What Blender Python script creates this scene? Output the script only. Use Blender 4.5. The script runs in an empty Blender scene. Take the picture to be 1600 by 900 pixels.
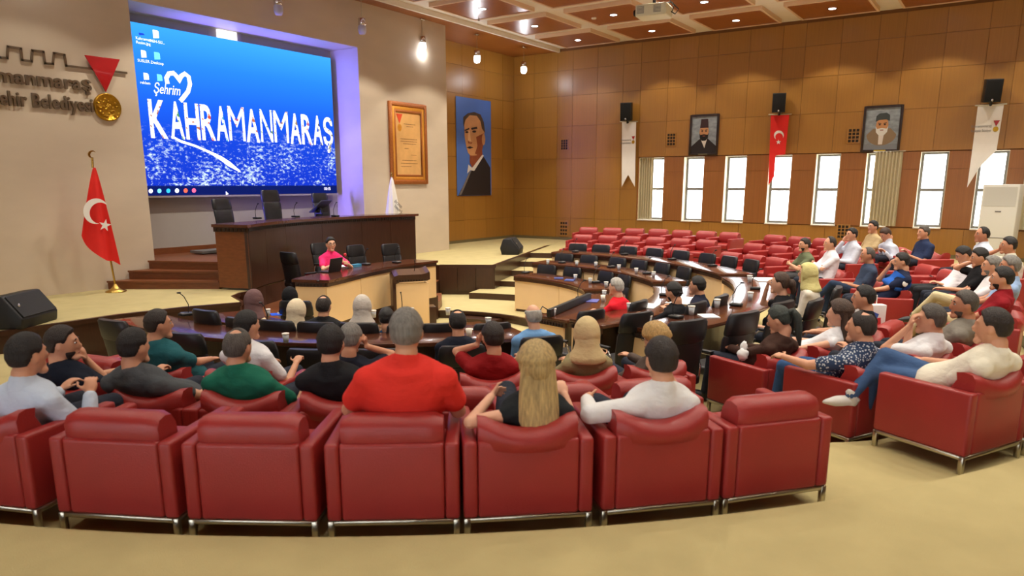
import bpy, bmesh, math, random
from mathutils import Vector, Matrix
random.seed(7)
S = bpy.context.scene
COL = S.collection
R = math.radians
# ------------------------------------------------------------------ camera (24 mm-class lens, photo cropped from the bottom)
F, PX, PY, HC = 1138., 800., 533., 1.86
PIT, AZ = math.atan2(245, 1138), R(34.2)
cam = bpy.data.cameras.new('camera'); camo = bpy.data.objects.new('camera', cam); COL.objects.link(camo)
cam.sensor_width = 36; cam.lens = F / 1600 * 36; cam.shift_y = (PY - 450) / 1600
cam.clip_end = 200
cam.dof.use_dof = True; cam.dof.focus_distance = 11.; cam.dof.aperture_fstop = 2.2
camo.location = (0, 0, HC); camo.rotation_euler = (math.pi / 2 - PIT, 0, AZ - math.pi / 2)
S.camera = camo
# ------------------------------------------------------------------ world: bright overcast daylight outside the windows
W = bpy.data.worlds.new('world'); S.world = W; W.use_nodes = True
bg = W.node_tree.nodes['Background']; bg.inputs[0].default_value = (.93, .96, 1, 1); bg.inputs[1].default_value = 6.5
S.view_settings.view_transform = 'Standard'; S.view_settings.look = 'None'
S.view_settings.exposure = 0.12; S.view_settings.gamma = 1.0; S.view_settings.use_curve_mapping = False
SPOT_W, PEND_W = 118., 26.

cp, sp, ca, sa = math.cos(PIT), math.sin(PIT), math.cos(AZ), math.sin(AZ)
def ray(x, y):
    u = (x - PX) / F; v = (y - PY) / F; h = cp - sp * v; d = sp + cp * v
    return Vector((ca * h + sa * u, sa * h - ca * u, -d))
def atz(x, y, z): r = ray(x, y); t = (z - HC) / r.z; return Vector((r.x * t, r.y * t, z))
def aty(x, y, Y): r = ray(x, y); t = Y / r.y; return Vector((r.x * t, Y, HC + r.z * t))
def atx(x, y, X): r = ray(x, y); t = X / r.x; return Vector((X, r.y * t, HC + r.z * t))

# ------------------------------------------------------------------ materials
def s2l(c): return tuple(((v / 255. + .055) / 1.055) ** 2.4 if v > 10 else v / 255. / 12.92 for v in c) + (1,)
MATS = {}
def mat(name, rgb, rough=.5, metal=0., noise=0., nscale=8., stretch=(1, 1, 1), bump=0., bscale=60., emis=0., coat=0., vary=0., spec=.5, dark=None):
    if name in MATS: return MATS[name]
    m = bpy.data.materials.new(name); m.use_nodes = True; nt = m.node_tree; N = nt.nodes; L = nt.links
    b = N['Principled BSDF']; c = s2l(rgb)
    b.inputs['Base Color'].default_value = c; b.inputs['Roughness'].default_value = rough; b.inputs['Metallic'].default_value = metal
    b.inputs['Specular IOR Level'].default_value = spec; b.inputs['Coat Weight'].default_value = coat
    if emis: b.inputs['Emission Color'].default_value = c; b.inputs['Emission Strength'].default_value = emis
    tc = N.new('ShaderNodeTexCoord'); mp = N.new('ShaderNodeMapping'); mp.inputs['Scale'].default_value = stretch
    L.new(tc.outputs['Object'], mp.inputs[0])
    if noise or vary:
        nz = N.new('ShaderNodeTexNoise'); nz.inputs['Scale'].default_value = nscale; nz.inputs['Detail'].default_value = 5
        L.new(mp.outputs[0], nz.inputs[0])
        rp = N.new('ShaderNodeMapRange'); rp.inputs[1].default_value = .25; rp.inputs[2].default_value = .75
        rp.inputs[3].default_value = 1 - noise; rp.inputs[4].default_value = 1 + noise; L.new(nz.outputs[0], rp.inputs[0])
        val = rp.outputs[0]
        if vary:
            oi = N.new('ShaderNodeObjectInfo'); r2 = N.new('ShaderNodeMapRange'); r2.inputs[3].default_value = 1 - vary; r2.inputs[4].default_value = 1 + vary
            L.new(oi.outputs['Random'], r2.inputs[0]); mu = N.new('ShaderNodeMath'); mu.operation = 'MULTIPLY'
            L.new(val, mu.inputs[0]); L.new(r2.outputs[0], mu.inputs[1]); val = mu.outputs[0]
        vm = N.new('ShaderNodeVectorMath'); vm.operation = 'SCALE'; vm.inputs[0].default_value = c[:3]
        L.new(val, vm.inputs['Scale']); L.new(vm.outputs[0], b.inputs['Base Color'])
    if bump:
        n2 = N.new('ShaderNodeTexNoise'); n2.inputs['Scale'].default_value = bscale; n2.inputs['Detail'].default_value = 3
        L.new(mp.outputs[0], n2.inputs[0]); bp = N.new('ShaderNodeBump'); bp.inputs['Strength'].default_value = bump; bp.inputs['Distance'].default_value = .02
        L.new(n2.outputs[0], bp.inputs['Height']); L.new(bp.outputs[0], b.inputs['Normal'])
    MATS[name] = m; return m
RED = mat('red_leather', (154, 43, 40), .4, noise=.08, nscale=3, bump=.12, bscale=140)
STEEL = mat('satin_steel', (196, 190, 172), .3, 1.)
CHROME = mat('chrome', (215, 215, 218), .12, 1.)
BLK = mat('black_leather', (26, 26, 29), .42, bump=.1, bscale=120)
BLKP = mat('black_plastic', (20, 20, 22), .5, noise=.1, nscale=20)
DWOOD = mat('dark_wood', (60, 34, 21), .32, noise=.22, nscale=5, stretch=(9, 9, .7), coat=.15)
DTOP = mat('dark_wood_top', (84, 46, 30), .2, noise=.2, nscale=4, stretch=(3, 3, 3), coat=.3)
STEPW = mat('step_wood', (120, 68, 36), .4, noise=.18, nscale=4, stretch=(2, 2, 8))
CREAM = mat('cream_laminate', (238, 204, 154), .42, noise=.03, nscale=2, vary=.02)
CARPET = mat('beige_carpet', (190, 175, 126), .95, noise=.07, nscale=3.5, bump=.35, bscale=220, spec=.1)
STONE = mat('travertine', (206, 190, 168), .38, noise=.05, nscale=1.2, stretch=(1, 1, 2.5))
RECW = mat('grey_recess_paint', (168, 160, 152), .8, noise=.02, nscale=2)
VENEER = mat('honey_veneer', (160, 112, 46), .34, noise=.08, nscale=2.2, stretch=(14, 14, .25), vary=.075)
VENEER2 = mat('pier_veneer', (146, 92, 42), .36, noise=.12, nscale=2.2, stretch=(14, 14, .3), vary=.07)
CEILW = mat('ceiling_veneer', (150, 86, 36), .3, noise=.1, nscale=2, stretch=(.6, 9, 1), vary=.05)
WHITE = mat('white_paint', (232, 224, 212), .6, noise=.02, nscale=3)
JOINT = mat('joint_backing_board', (112, 72, 32), .8, noise=.05)  # brown wall backing, seen as dark joints between the veneer panels
ALU = mat('grey_aluminium', (128, 126, 120), .45, .3)
CURT = mat('ivory_curtain', (196, 184, 152), .9, noise=.06, nscale=12, stretch=(20, 20, .5))
GOLD = mat('gold', (190, 148, 50), .3, 1., noise=.1, nscale=30, bump=.4, bscale=25)
BRASS = mat('brass', (200, 165, 85), .25, 1.)
LETTER = mat('brushed_letters', (150, 138, 120), .3, 1.)
ENAMEL = mat('red_enamel', (170, 22, 28), .25, coat=.4)
FLAGR = mat('red_flag_cloth', (226, 34, 26), .75, noise=.05, nscale=6)
FLAGW = mat('white_flag_cloth', (236, 232, 226), .8, noise=.03, nscale=6)
INK = mat('dark_ink', (48, 46, 50), .7)
GREYINK = mat('grey_ink', (120, 118, 116), .7)
PAPER = mat('paper', (240, 240, 240), .8)
TABLET = mat('blue_folder', (92, 96, 170), .5)
CUP = mat('cup_glass', (188, 194, 200), .1, spec=.9)
ACW = mat('ac_white', (226, 226, 220), .45)
GRILLE = mat('dark_holes', (40, 26, 14), .9)
LAMP = mat('lamp_glow', (245, 248, 255), .4, emis=9.)
GLASS = bpy.data.materials.new('window_glass'); GLASS.use_nodes = True
_n = GLASS.node_tree; _o = _n.nodes['Material Output']; _t = _n.nodes.new('ShaderNodeBsdfTransparent'); _g = _n.nodes.new('ShaderNodeBsdfGlossy'); _g.inputs['Roughness'].default_value = .02
_m = _n.nodes.new('ShaderNodeMixShader'); _m.inputs[0].default_value = .07; _n.links.new(_t.outputs[0], _m.inputs[1]); _n.links.new(_g.outputs[0], _m.inputs[2]); _n.links.new(_m.outputs[0], _o.inputs[0])

# ------------------------------------------------------------------ mesh helpers
class MB:
    def __init__(s): s.v = []; s.f = []; s.m = []; s.sm = []
    def add(s, vs, fs, mi=0, smooth=False):
        o = len(s.v); s.v += [tuple(v) for v in vs]
        for f in fs: s.f.append([i + o for i in f]); s.m.append(mi); s.sm.append(smooth)
        return s
    def box(s, x0, x1, y0, y1, z0, z1, mi=0):
        return s.add([(x0, y0, z0), (x1, y0, z0), (x1, y1, z0), (x0, y1, z0), (x0, y0, z1), (x1, y0, z1), (x1, y1, z1), (x0, y1, z1)],
                     [(3, 2, 1, 0), (4, 5, 6, 7), (0, 1, 5, 4), (1, 2, 6, 5), (2, 3, 7, 6), (3, 0, 4, 7)], mi)
    def prism(s, poly, z0, z1, mi=0, mside=None):
        n = len(poly)
        a = sum(poly[i][0] * poly[(i + 1) % n][1] - poly[(i + 1) % n][0] * poly[i][1] for i in range(n))
        if a < 0: poly = poly[::-1]
        vs = [(p[0], p[1], z0) for p in poly] + [(p[0], p[1], z1) for p in poly]
        s.add(vs, [list(range(n, 2 * n)), list(range(n - 1, -1, -1))], mi)
        return s.add(vs, [(i, (i + 1) % n, n + (i + 1) % n, n + i) for i in range(n)], mi if mside is None else mside)
    def loft(s, rings, mi=0, smooth=True, caps=True, closed=True):
        n = len(rings[0]); vs = [p for r in rings for p in r]; fs = []
        for k in range(len(rings) - 1):
            for i in range(n if closed else n - 1):
                j = (i + 1) % n; fs.append((k * n + i, k * n + j, (k + 1) * n + j, (k + 1) * n + i))
        s.add(vs, fs, mi, smooth)
        if caps: s.add(rings[0], [list(range(n - 1, -1, -1))], mi); s.add(rings[-1], [list(range(n))], mi)
        return s
    def lathe(s, c, prof, seg=16, mi=0, smooth=True):
        return s.loft([[(c[0] + r * math.cos(2 * math.pi * i / seg), c[1] + r * math.sin(2 * math.pi * i / seg), c[2] + z) for i in range(seg)] for r, z in prof], mi, smooth)
    def tube(s, pts, r, seg=8, mi=0, smooth=True):
        pts = [Vector(p) for p in pts]; rr = r if isinstance(r, (list, tuple)) else [r] * len(pts); rings = []
        d0 = (pts[1] - pts[0]).normalized(); up = Vector((0, 0, 1)) if abs(d0.z) < .9 else Vector((1, 0, 0)); x = d0.cross(up).normalized()
        for k, p in enumerate(pts):
            d = (pts[min(k + 1, len(pts) - 1)] - pts[max(k - 1, 0)]).normalized(); x = (x - d * x.dot(d)).normalized(); y = d.cross(x)
            rings.append([p + x * rr[k] * math.cos(2 * math.pi * i / seg) + y * rr[k] * math.sin(2 * math.pi * i / seg) for i in range(seg)])
        return s.loft(rings, mi, smooth)
    def ell(s, c, r, rot=None, seg=14, rg=9, mi=0, fn=None):
        c = Vector(c); vs = []; fs = []
        for j in range(rg + 1):
            t = math.pi * j / rg
            for i in range(seg):
                a = 2 * math.pi * i / seg; p = Vector((math.sin(t) * math.cos(a), math.sin(t) * math.sin(a), math.cos(t)))
                p = Vector((p.x * r[0], p.y * r[1], p.z * r[2]))
                if fn: p = fn(p)
                vs.append(c + (rot @ p if rot else p))
        for j in range(rg):
            for i in range(seg):
                k = (i + 1) % seg; fs.append((j * seg + i, (j + 1) * seg + i, (j + 1) * seg + k, j * seg + k))
        return s.add(vs, fs, mi, True)
    def cap(s, p0, p1, r0, r1, seg=10, mi=0):
        p0 = Vector(p0); p1 = Vector(p1); d = p1 - p0
        if d.length < 1e-5: return s
        d.normalize(); pts = []; rr = []
        for a in (-80, -50, -20): pts.append(p0 + d * r0 * math.sin(R(a))); rr.append(r0 * math.cos(R(a)))
        for a in (20, 50, 80): pts.append(p1 + d * r1 * math.sin(R(a))); rr.append(r1 * math.cos(R(a)))
        return s.tube(pts, rr, seg, mi)
    def mesh(s, name, mats, bevel=0, seg=2):
        me = bpy.data.meshes.new(name); me.from_pydata(s.v, [], s.f)
        for m in (mats if isinstance(mats, (list, tuple)) else [mats]): me.materials.append(m)
        me.polygons.foreach_set('material_index', s.m); me.polygons.foreach_set('use_smooth', s.sm)
        if bevel:
            bm = bmesh.new(); bm.from_mesh(me); bmesh.ops.remove_doubles(bm, verts=bm.verts, dist=1e-5)
            bmesh.ops.bevel(bm, geom=[e for e in bm.edges if e.is_manifold and e.calc_face_angle(0) > .5], offset=bevel, segments=seg, affect='EDGES', profile=.6, clamp_overlap=True)
            for f in bm.faces: f.smooth = True
            bm.to_mesh(me); bm.free()
        me.update(); return me
def link(name, data, parent=None, loc=None, rz=None, label=None, cat=None, group=None, kind=None):
    o = bpy.data.objects.new(name, data); COL.objects.link(o)
    if parent: o.parent = parent
    if loc is not None: o.location = loc
    if rz is not None: o.rotation_euler = (0, 0, rz)
    if label: o['label'] = label
    if cat: o['category'] = cat
    if group: o['group'] = group
    if kind: o['kind'] = kind
    return o
def thing(name, label, cat, loc=(0, 0, 0), rz=0, group=None): return link(name, None, None, loc, rz, label, cat, group)
def part(mb, name, mats, parent, bevel=0, **k): return link(name, mb.mesh(name, mats, bevel), parent, **k)
def struct(mb, name, mats, bevel=0, label=None, parent=None):
    return link(name, mb.mesh(name, mats, bevel), parent, kind='structure', label=label)
def copytree(o, parent=None):
    c = o.copy(); COL.objects.link(c); c.parent = parent
    for ch in list(o.children): copytree(ch, c)
    return c
def txt(body, size, mats, name, parent, mtx, depth=.0, align='LEFT', shear=0, bold=0., width=None, height=None):
    cu = bpy.data.curves.new('t', 'FONT'); cu.body = body; cu.size = size; cu.extrude = depth; cu.align_x = align; cu.shear = shear; cu.offset = bold; cu.resolution_u = 3
    t = bpy.data.objects.new('t', cu); COL.objects.link(t); bpy.context.view_layer.update()
    me = bpy.data.meshes.new_from_object(t.evaluated_get(bpy.context.evaluated_depsgraph_get()))
    bpy.data.objects.remove(t); bpy.data.curves.remove(cu)
    if len(me.vertices) and (width or height):
        xs = [v.co.x for v in me.vertices]; ys = [v.co.y for v in me.vertices]
        kx = width / (max(xs) - min(xs)) if width else 1; ky = height / (max(ys) - min(ys)) if height else kx
        for v in me.vertices: v.co.x = (v.co.x - min(xs)) * kx; v.co.y *= ky
    me.materials.clear(); me.materials.append(mats)
    o = link(name, me, parent); o.matrix_local = mtx; return o
# plane frames: text lying on a wall that faces -Y (stage) or -X (window wall)
def onY(x, y, z): return Matrix(((1, 0, 0, x), (0, 0, -1, y), (0, 1, 0, z), (0, 0, 0, 1)))
def onX(x, y, z): return Matrix(((0, 0, -1, x), (-1, 0, 0, y), (0, 1, 0, z), (0, 0, 0, 1)))
def pol(c, r, a): return Vector((c[0] + r * math.cos(R(a)), c[1] + r * math.sin(R(a)), 0))
C1 = (9.3, 8.3); C2 = (9.75, 7.85)
T0, T1, T2, T3, T4, T5 = 0., -.14, -.28, -.42, -.55, -.69
XW, YS, YW, ZC = 21.78, 13.45, 14.72, 6.1
XB, YB = -7., -9.
# ================================================================== SETTING
def clampxy(p): return (min(max(p[0], XB), XW + .02), min(max(p[1], YB), YW))
def arcpts(c, r, a0, a1, n): return [pol(c, r, a0 + (a1 - a0) * i / n)[:2] for i in range(n + 1)]
def tier(name, inner, z, zr, outer_r, a0, a1, label):
    inn = inner; n = len(inn) - 1
    out = [clampxy(pol(C2, outer_r, a0 + (a1 - a0) * i / n)) for i in range(n + 1)]
    m = MB()
    vs = [(p[0], p[1], z) for p in inn] + [(p[0], p[1], z) for p in out] + [(p[0], p[1], zr) for p in inn]
    k = n + 1
    m.add(vs, [(i, i + 1, k + i + 1, k + i) for i in range(n)][::1], 0)
    m.add(vs, [(2 * k + i, 2 * k + i + 1, i + 1, i) for i in range(n)], 1)
    return struct(m, name, [CARPET, DWOOD], label=label)
m = MB(); m.box(XB, XW, YB, YW, -1.0, -.84); struct(m, 'floor', CARPET, label='lowest beige carpet floor of the round well')
# central pit rim and ring floor
A0, A1 = -205., 25.
def swell(a):
    a = (a + 180) % 360 - 180
    t = min(max((a + 124) / 5., 0), 1) * min(max((-54 - a) / 5., 0), 1); return .24 * t
def ringfloor(name, c, r0, z, zr, r1, a0, a1, lab):
    k = {7.99: 1., 6.98: .5}.get(r0, 0.)
    return tier(name, [pol(c, r0 + k * swell(a0 + (a1 - a0) * i / 144), a0 + (a1 - a0) * i / 144)[:2] for i in range(145)], z, zr, r1, a0, a1, lab)
ringfloor('floor', C1, 2.46, T5, -.84, 7.0, -180., 180., 'beige carpet ring around the sunken pit')
ringfloor('floor', C1, 4.12, T4, T5, 7.2, A0, A1, 'beige carpet tier under the second desks')
ringfloor('floor', C1, 5.30, T3, T4, 7.5, -118., A1, 'beige carpet tier under the outer desks')
ringfloor('floor', C1, 5.62, T3, T4, 7.0, A0, -118., 'beige carpet tier behind the desks facing the screen')
ringfloor('floor', C2, 6.06, T2, T4, 8.4, A0, A1, 'beige carpet tier of the lowest armchair row')
ringfloor('floor', C2, 6.98, T1, T3, 9.4, A0, A1, 'beige carpet tier of the middle armchair row')
ringfloor('floor', C2, 7.99, T0, T2, 26., A0, A1, 'beige carpet tier of the top armchair row')
ringfloor('floor', C2, 9.13, .14, T0, 20., -215., -98., 'beige carpet landing behind the armchairs')
# dark wooden step inside the pit rim
m = MB(); pp = arcpts(C1, 2.5, -2, 22, 14) + arcpts(C1, 2.12, 22, -2, 14)[::1]; m.prism(pp, -.84, -.765); struct(m, 'step_1', DWOOD, label='curved dark wood step inside the pit')
m = MB(); rim = [[(pol(C1, r, a)[0], pol(C1, r, a)[1], z) for r, z in ((2.43, T5 - .05), (2.5, T5 - .05), (2.5, T5 + .008), (2.43, T5 + .008))] for a in range(-180, 181, 5)]
m.loft(rim, caps=False, smooth=False); struct(m, 'trim_1', DWOOD)
# stage platform
front = [(XB, 10.58), (5.4, 10.6), (6.3, 10.42), (7.08, 10.08)] + [(7.2, 10.2), (7.3, 10.45), (7.45, 10.8), (7.75, 11.02), (8.05, 11.08)]
ROST = [(8.05, 11.08), (8.6, 11.42), (9.2, 11.71), (9.9, 11.95), (10.6, 12.08), (11.3, 12.12), (12.0, 12.08), (12.7, 11.97), (13.25, 11.82)]
rightf = [(13.2, 11.03), (13.88, 9.92), (19.45, 11.83), (XW, 12.65)]
poly = front + ROST[1:] + rightf + [(XW, YW), (XB, YW)]
m = MB(); m.prism(poly, -.84, .004, 0, 1); struct(m, 'stage_platform', [CARPET, DWOOD], label='carpeted stage platform with dark wood sides')
def edging(pts, name, w=.05, z0=-.05, z1=.012, mt=DWOOD):
    m = MB(); rings = []
    for i, p in enumerate(pts):
        a = Vector(pts[max(i - 1, 0)]); b = Vector(pts[min(i + 1, len(pts) - 1)]); d = (b - a).normalized(); nn = Vector((d.y, -d.x)); q = Vector(p)
        o = q + nn * .025; k = q - nn * w
        rings.append([(o.x, o.y, z0), (o.x, o.y, z1), (k.x, k.y, z1), (k.x, k.y, z0)])
    m.loft(rings, smooth=False); return struct(m, name, mt)
edging(front[:4], 'trim_2'); edging(front[3:], 'trim_3', w=.02); edging([(13.2, 11.03), (13.88, 9.92)], 'trim_4'); edging([(13.88, 9.92), (19.45, 11.83)], 'trim_5', w=.07)
# vertical boards of the stage front beside the lectern
for i in range(3):
    a = Vector((13.18, 11.03)).lerp(Vector((13.86, 9.92)), i / 3.); b = Vector((13.18, 11.03)).lerp(Vector((13.86, 9.92)), (i + 1) / 3.)
    d = (b - a).normalized(); nn = Vector((d.y, -d.x)); a += d * .006; b -= d * .006
    m = MB(); m.prism([a, b, b + nn * .02, a + nn * .02], T5 + .1, -.05); o = part(m, 'stage_board', DWOOD, bpy.data.objects['stage_platform'])
# landings between stage front and ring: wood steps of the radial aisle
for k, (r0, z) in enumerate(((4.45, -.62), (5.6, -.485), (6.75, -.35))):
    m = MB(); m.prism(arcpts(C1, r0 - .32, 6, 15.5, 5) + arcpts(C1, r0, 15.5, 6, 5), z - .16, z); struct(m, 'step_%d' % (k + 2), DWOOD, label='dark wood half step in the aisle beside the stage')
# speaker platform
plat = [(7.35, 9.9), (7.6, 9.3), (7.9, 8.98), (8.5, 9.14), (9.35, 9.42), (10.2, 9.56), (11.3, 9.5), (11.75, 10.2), (13.2, 11.05)] + ROST[::-1] + [(7.45, 10.8)]
m = MB(); m.prism(plat, -.84, -.35, 0, 1); struct(m, 'floor', [STEPW, DWOOD], label='raised wooden floor of the speakers desk')
m = MB(); m.prism([(11.33, 9.55), (11.9, 9.9), (12.5, 10.4), (12.2, 10.6), (11.2, 10.2)], T5, -.52); struct(m, 'step_5', [STEPW], label='small side step by the speakers desk')
# podium behind the rostrum with three oblique steps
def stepfront(o): return [(6.72 + o, 13.4), (7.86 + o * .55, 11.75)]
for k in range(3):
    o = .4 * k; z1 = .15 * (k + 1)
    p = stepfront(o)
    m = MB(); m.prism([p[0], p[1], (8.3, 11.6), (9.5, 12.3), (10.6, 12.42), (13.2, 12.2), (13.22, 14.34), (7.69, 14.34), (7.69, 13.4)] if k == 2 else [p[0], p[1], (8.25, 12.0), (8.2, 13.4)], .0, z1)
    struct(m, 'step_%d' % (6 + k), STEPW, label='brown wooden step up to the podium')
    d = (Vector(p[1]) - Vector(p[0])).normalized(); nn = Vector((d.y, -d.x)); a = Vector(p[0]); b = Vector(p[1])
    m = MB(); m.prism([a, b, b + nn * .03, a + nn * .03], z1 - .025, z1 + .006); part(m, 'nosing', STEPW, bpy.data.objects['step_%d' % (6 + k)])
# stage wall (left slab, lintel, right slab) with recess
m = MB(); m.box(XB, 7.67, YS, YW, 0, ZC); struct(m, 'wall_stage_left', STONE, label='pale stone wall left of the screen recess')
m = MB(); m.box(13.22, 16.55, YS, YW, 0, ZC); struct(m, 'wall_stage_right', STONE, label='pale stone wall slab right of the screen recess')
m = MB(); m.box(7.67, 13.22, YS, YW, 5.06, ZC); struct(m, 'wall_stage_top', STONE, label='stone lintel above the screen recess')
m = MB(); m.box(7.67, 13.22, 14.4, YW, .4, 5.06); struct(m, 'wall_recess', RECW, label='grey back wall of the screen recess')
m = MB(); m.box(7.67, 13.22, 14.37, 14.4, .45, .58); struct(m, 'baseboard_recess', STEPW)
m = MB(); m.box(16.55, XW, 14.715, 14.735, 0, .09); m2 = MB(); struct(m, 'baseboard_back', mat('baseboard_olive', (112, 100, 66), .6))
m = MB(); m.box(XW - .03, XW - .012, YB, YW, 0, .09); struct(m, 'baseboard_right', MATS['baseboard_olive'])
# back wood wall
m = MB(); m.box(16.55, XW + .3, YW + .02, YW + .3, 0, ZC + .1); wb = struct(m, 'wall_back', JOINT, label='honey veneer panelled wall beside the stage')
rows = [.09, .72, 1.71, 2.71, 3.70, 4.62, 5.46, 6.1]
xs = [16.55, 17.2, 18.1, 18.9, 20.1, 21.1, XW]
G = .004
for i in range(len(xs) - 1):
    for j in range(len(rows) - 1):
        m = MB(); m.box(xs[i] + G, xs[i + 1] - G, YW, YW + .025, rows[j] + G, rows[j + 1] - G); part(m, 'wall_panel', VENEER, wb)
# window wall
WIN = [(9.12, 9.95)] + [(7.85 - 1.266 * k, 8.48 - 1.266 * k) for k in range(8)]
m = MB(); m.box(XW + .02, XW + .3, YB, YW + .3, -.9, .76); m.box(XW + .02, XW + .3, YB, YW + .3, 2.67, ZC + .1)
edges = [YW + .3] + [v for w in WIN for v in (w[1], w[0])] + [YB]
for i in range(0, len(edges), 2): m.box(XW + .02, XW + .3, edges[i + 1], edges[i], .76, 2.67)
wr = struct(m, 'wall_right', JOINT, label='honey veneer panelled wall with a row of tall windows')
ys = [YW, 13.9, 12.98, 12.4, 11.5, 10.6, 10.0, 9.1, 8.2, 7.6, 6.7, 5.8, 5.2, 4.3, 3.4, 2.8, 1.9, 1.0, .4, -.5, -1.4, -4, YB]
rows2 = [.09, .74, 1.71, 2.70, 3.74, 4.70, 5.50, 6.1]
for i in range(len(ys) - 1):
    for j in range(7):
        if j in (1, 2) and ys[i + 1] < 10.0 - 1e-6: continue
        m = MB(); m.box(XW, XW + .025, ys[i + 1] + G, ys[i] - G, rows2[j] + G, rows2[j + 1] - G); part(m, 'wall_panel', VENEER, wr)
for i in range(0, len(edges), 2):
    a, b = edges[i + 1], min(edges[i], 10.0)
    if b - a < .03: continue
    for z0, z1 in ((.76, 2.24), (2.24, 2.68)):
        m = MB(); m.box(XW, XW + .025, a, b - (G if b == 10. else 0), z0 + G, z1 - G); part(m, 'pier_panel', VENEER2, wr)
REV = mat('reveal_paint', (236, 226, 196), .6)
for k, (a, b) in enumerate(WIN):
    w = link('window_%d' % (k + 1), None, None, (XW + .25, (a + b) / 2, .76), kind='structure', label='tall narrow two-pane window in the veneer wall')
    h = (b - a) / 2; Hh = 1.91; f = .065
    m = MB(); m.box(-.25, .04, -h, -h + .006, 0, Hh); m.box(-.25, .04, h - .006, h, 0, Hh); m.box(-.25, .04, -h, h, Hh - .006, Hh); part(m, 'reveal', REV, w)
    m = MB(); m.box(-.29, .04, -h, h, -.02, .008); part(m, 'sill', WHITE, w)
    m = MB(); m.box(-.03, .03, -h + .006, -h + f, 0, Hh); m.box(-.03, .03, h - f, h - .006, 0, Hh); m.box(-.03, .03, -h + f, h - f, .008, .07); m.box(-.03, .03, -h + f, h - f, Hh - .06, Hh - .006); m.box(-.03, .03, -h + f, h - f, .92, 1.0); wf = part(m, 'frame', ALU, w)
    for z0, z1 in ((.07, .92), (1.0, Hh - .06)):
        m = MB(); m.box(-.004, .004, -h + f, h - f, z0, z1); part(m, 'pane', GLASS, wf)
# unseen room sides close the hall
m = MB(); m.box(XB, XW + .02, YB - .2, YB, -1, ZC); struct(m, 'wall_rear', VENEER)
FILL_OPEN = [(-7.2, -4.4), (-3.6, -.8), (0., 2.8), (3.6, 6.4)]  # unseen openings, added so fill light reaches the chair backs
m = MB(); m.box(XB - .2, XB, YB, YW, -1, .9); m.box(XB - .2, XB, YB, YW, 3.3, ZC)
ed = [YB] + [v for o_ in FILL_OPEN for v in o_] + [YW]
for i in range(0, len(ed), 2): m.box(XB - .2, XB, ed[i], ed[i + 1], .9, 3.3)
struct(m, 'wall_left', STONE)
for k, (a, b) in enumerate(FILL_OPEN):
    w = link('window_%d' % (k + 20), None, None, (XB - .1, (a + b) / 2, .9), kind='structure'); h = (b - a) / 2  # added window behind the camera, only there for rear fill light
    m = MB()
    for y in (-h + .03, 0, h - .03): m.box(-.03, .03, y - .03, y + .03, 0, 2.4)
    for z in (.03, 2.37): m.box(-.03, .03, -h, h, z - .03, z + .03)
    wf = part(m, 'frame', ALU, w)
    for y in (-h / 2, h / 2): m = MB(); m.box(-.004, .004, y - h / 2 + .03, y + h / 2 - .03, .06, 2.34); part(m, 'pane', GLASS, wf)
# ceiling
m = MB(); m.box(XB, XW + .3, YB, YW + .3, 6.19, 6.3); ce = struct(m, 'ceiling', WHITE, label='white ceiling grid with brown veneer coffers')
m = MB(); m.box(XB, XW + .02, 12.97, YW + .02, ZC, 6.19); part(m, 'ceiling_band', CEILW, ce)
m = MB(); m.box(XB, XW, 12.90, 12.97, 6.07, 6.19); part(m, 'ceiling_beam', WHITE, ce)
PXC = [20.42 - 2.415 * i for i in range(9)]; PYC = [11.48 - 2.39 * j for j in range(7)]
for i, x in enumerate(PXC):
    for j, y in enumerate(PYC):
        m = MB(); m.box(-.9, .9, -.9, .9, 0, .09); part(m, 'ceiling_panel', CEILW, ce, loc=(x, y, ZC + .005))
        m = MB()
        for q in (-1, 1): m.box(q * .905 - .03, q * .905 + .03, -.935, .935, -.015, .09); m.box(-.875, .875, q * .905 - .03, q * .905 + .03, -.015, .09)
        part(m, 'coffer_lit_edge', mat('coffer_lit_peach', (222, 190, 158), .6), ce, loc=(x, y, ZC + .005))  # peach strips paint the lit edges of the brown panels
m = MB(); m.box(XB, 20.42 - 2.415 * 8 - 1.2, YB, 12.9, 6.1, 6.19); part(m, 'ceiling_band', CEILW, ce)
for x in (13.0 + .0,): pass
dl = None
for i, x in enumerate(PXC):
    for j, y in enumerate(PYC):
        if dl is None:
            t = thing('downlight', 'round recessed downlight in a brown ceiling coffer', 'downlight', (x, y, ZC), 0, 'downlights in the ceiling coffers')
            m = MB(); m.lathe((0, 0, 0), [(.085, 0), (.12, -.006), (.125, .004), (.085, .004)], 20); part(m, 'trim_ring', CHROME, t)
            m = MB(); m.lathe((0, 0, 0), [(.001, -.002), (.085, -.003), (.085, .002)], 20); part(m, 'lens', LAMP, t); dl = t
        else:
            t = copytree(dl); t.location = (x, y, ZC)
        ld = bpy.data.lights.new('downlight_beam', 'SPOT'); ld.energy = SPOT_W * (.7 if x > 19 else 1.6 if x > 7 else .4 if x > 4.5 else .1) * (1.6 if j == 0 and x < 19 else 1); ld.spot_size = R(104); ld.spot_blend = .22; ld.shadow_soft_size = .07; ld.color = (1, .93, .80)
        lo = bpy.data.objects.new('downlight_beam', ld); COL.objects.link(lo); lo.location = (0, 0, -.02); lo.parent = t
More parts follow.
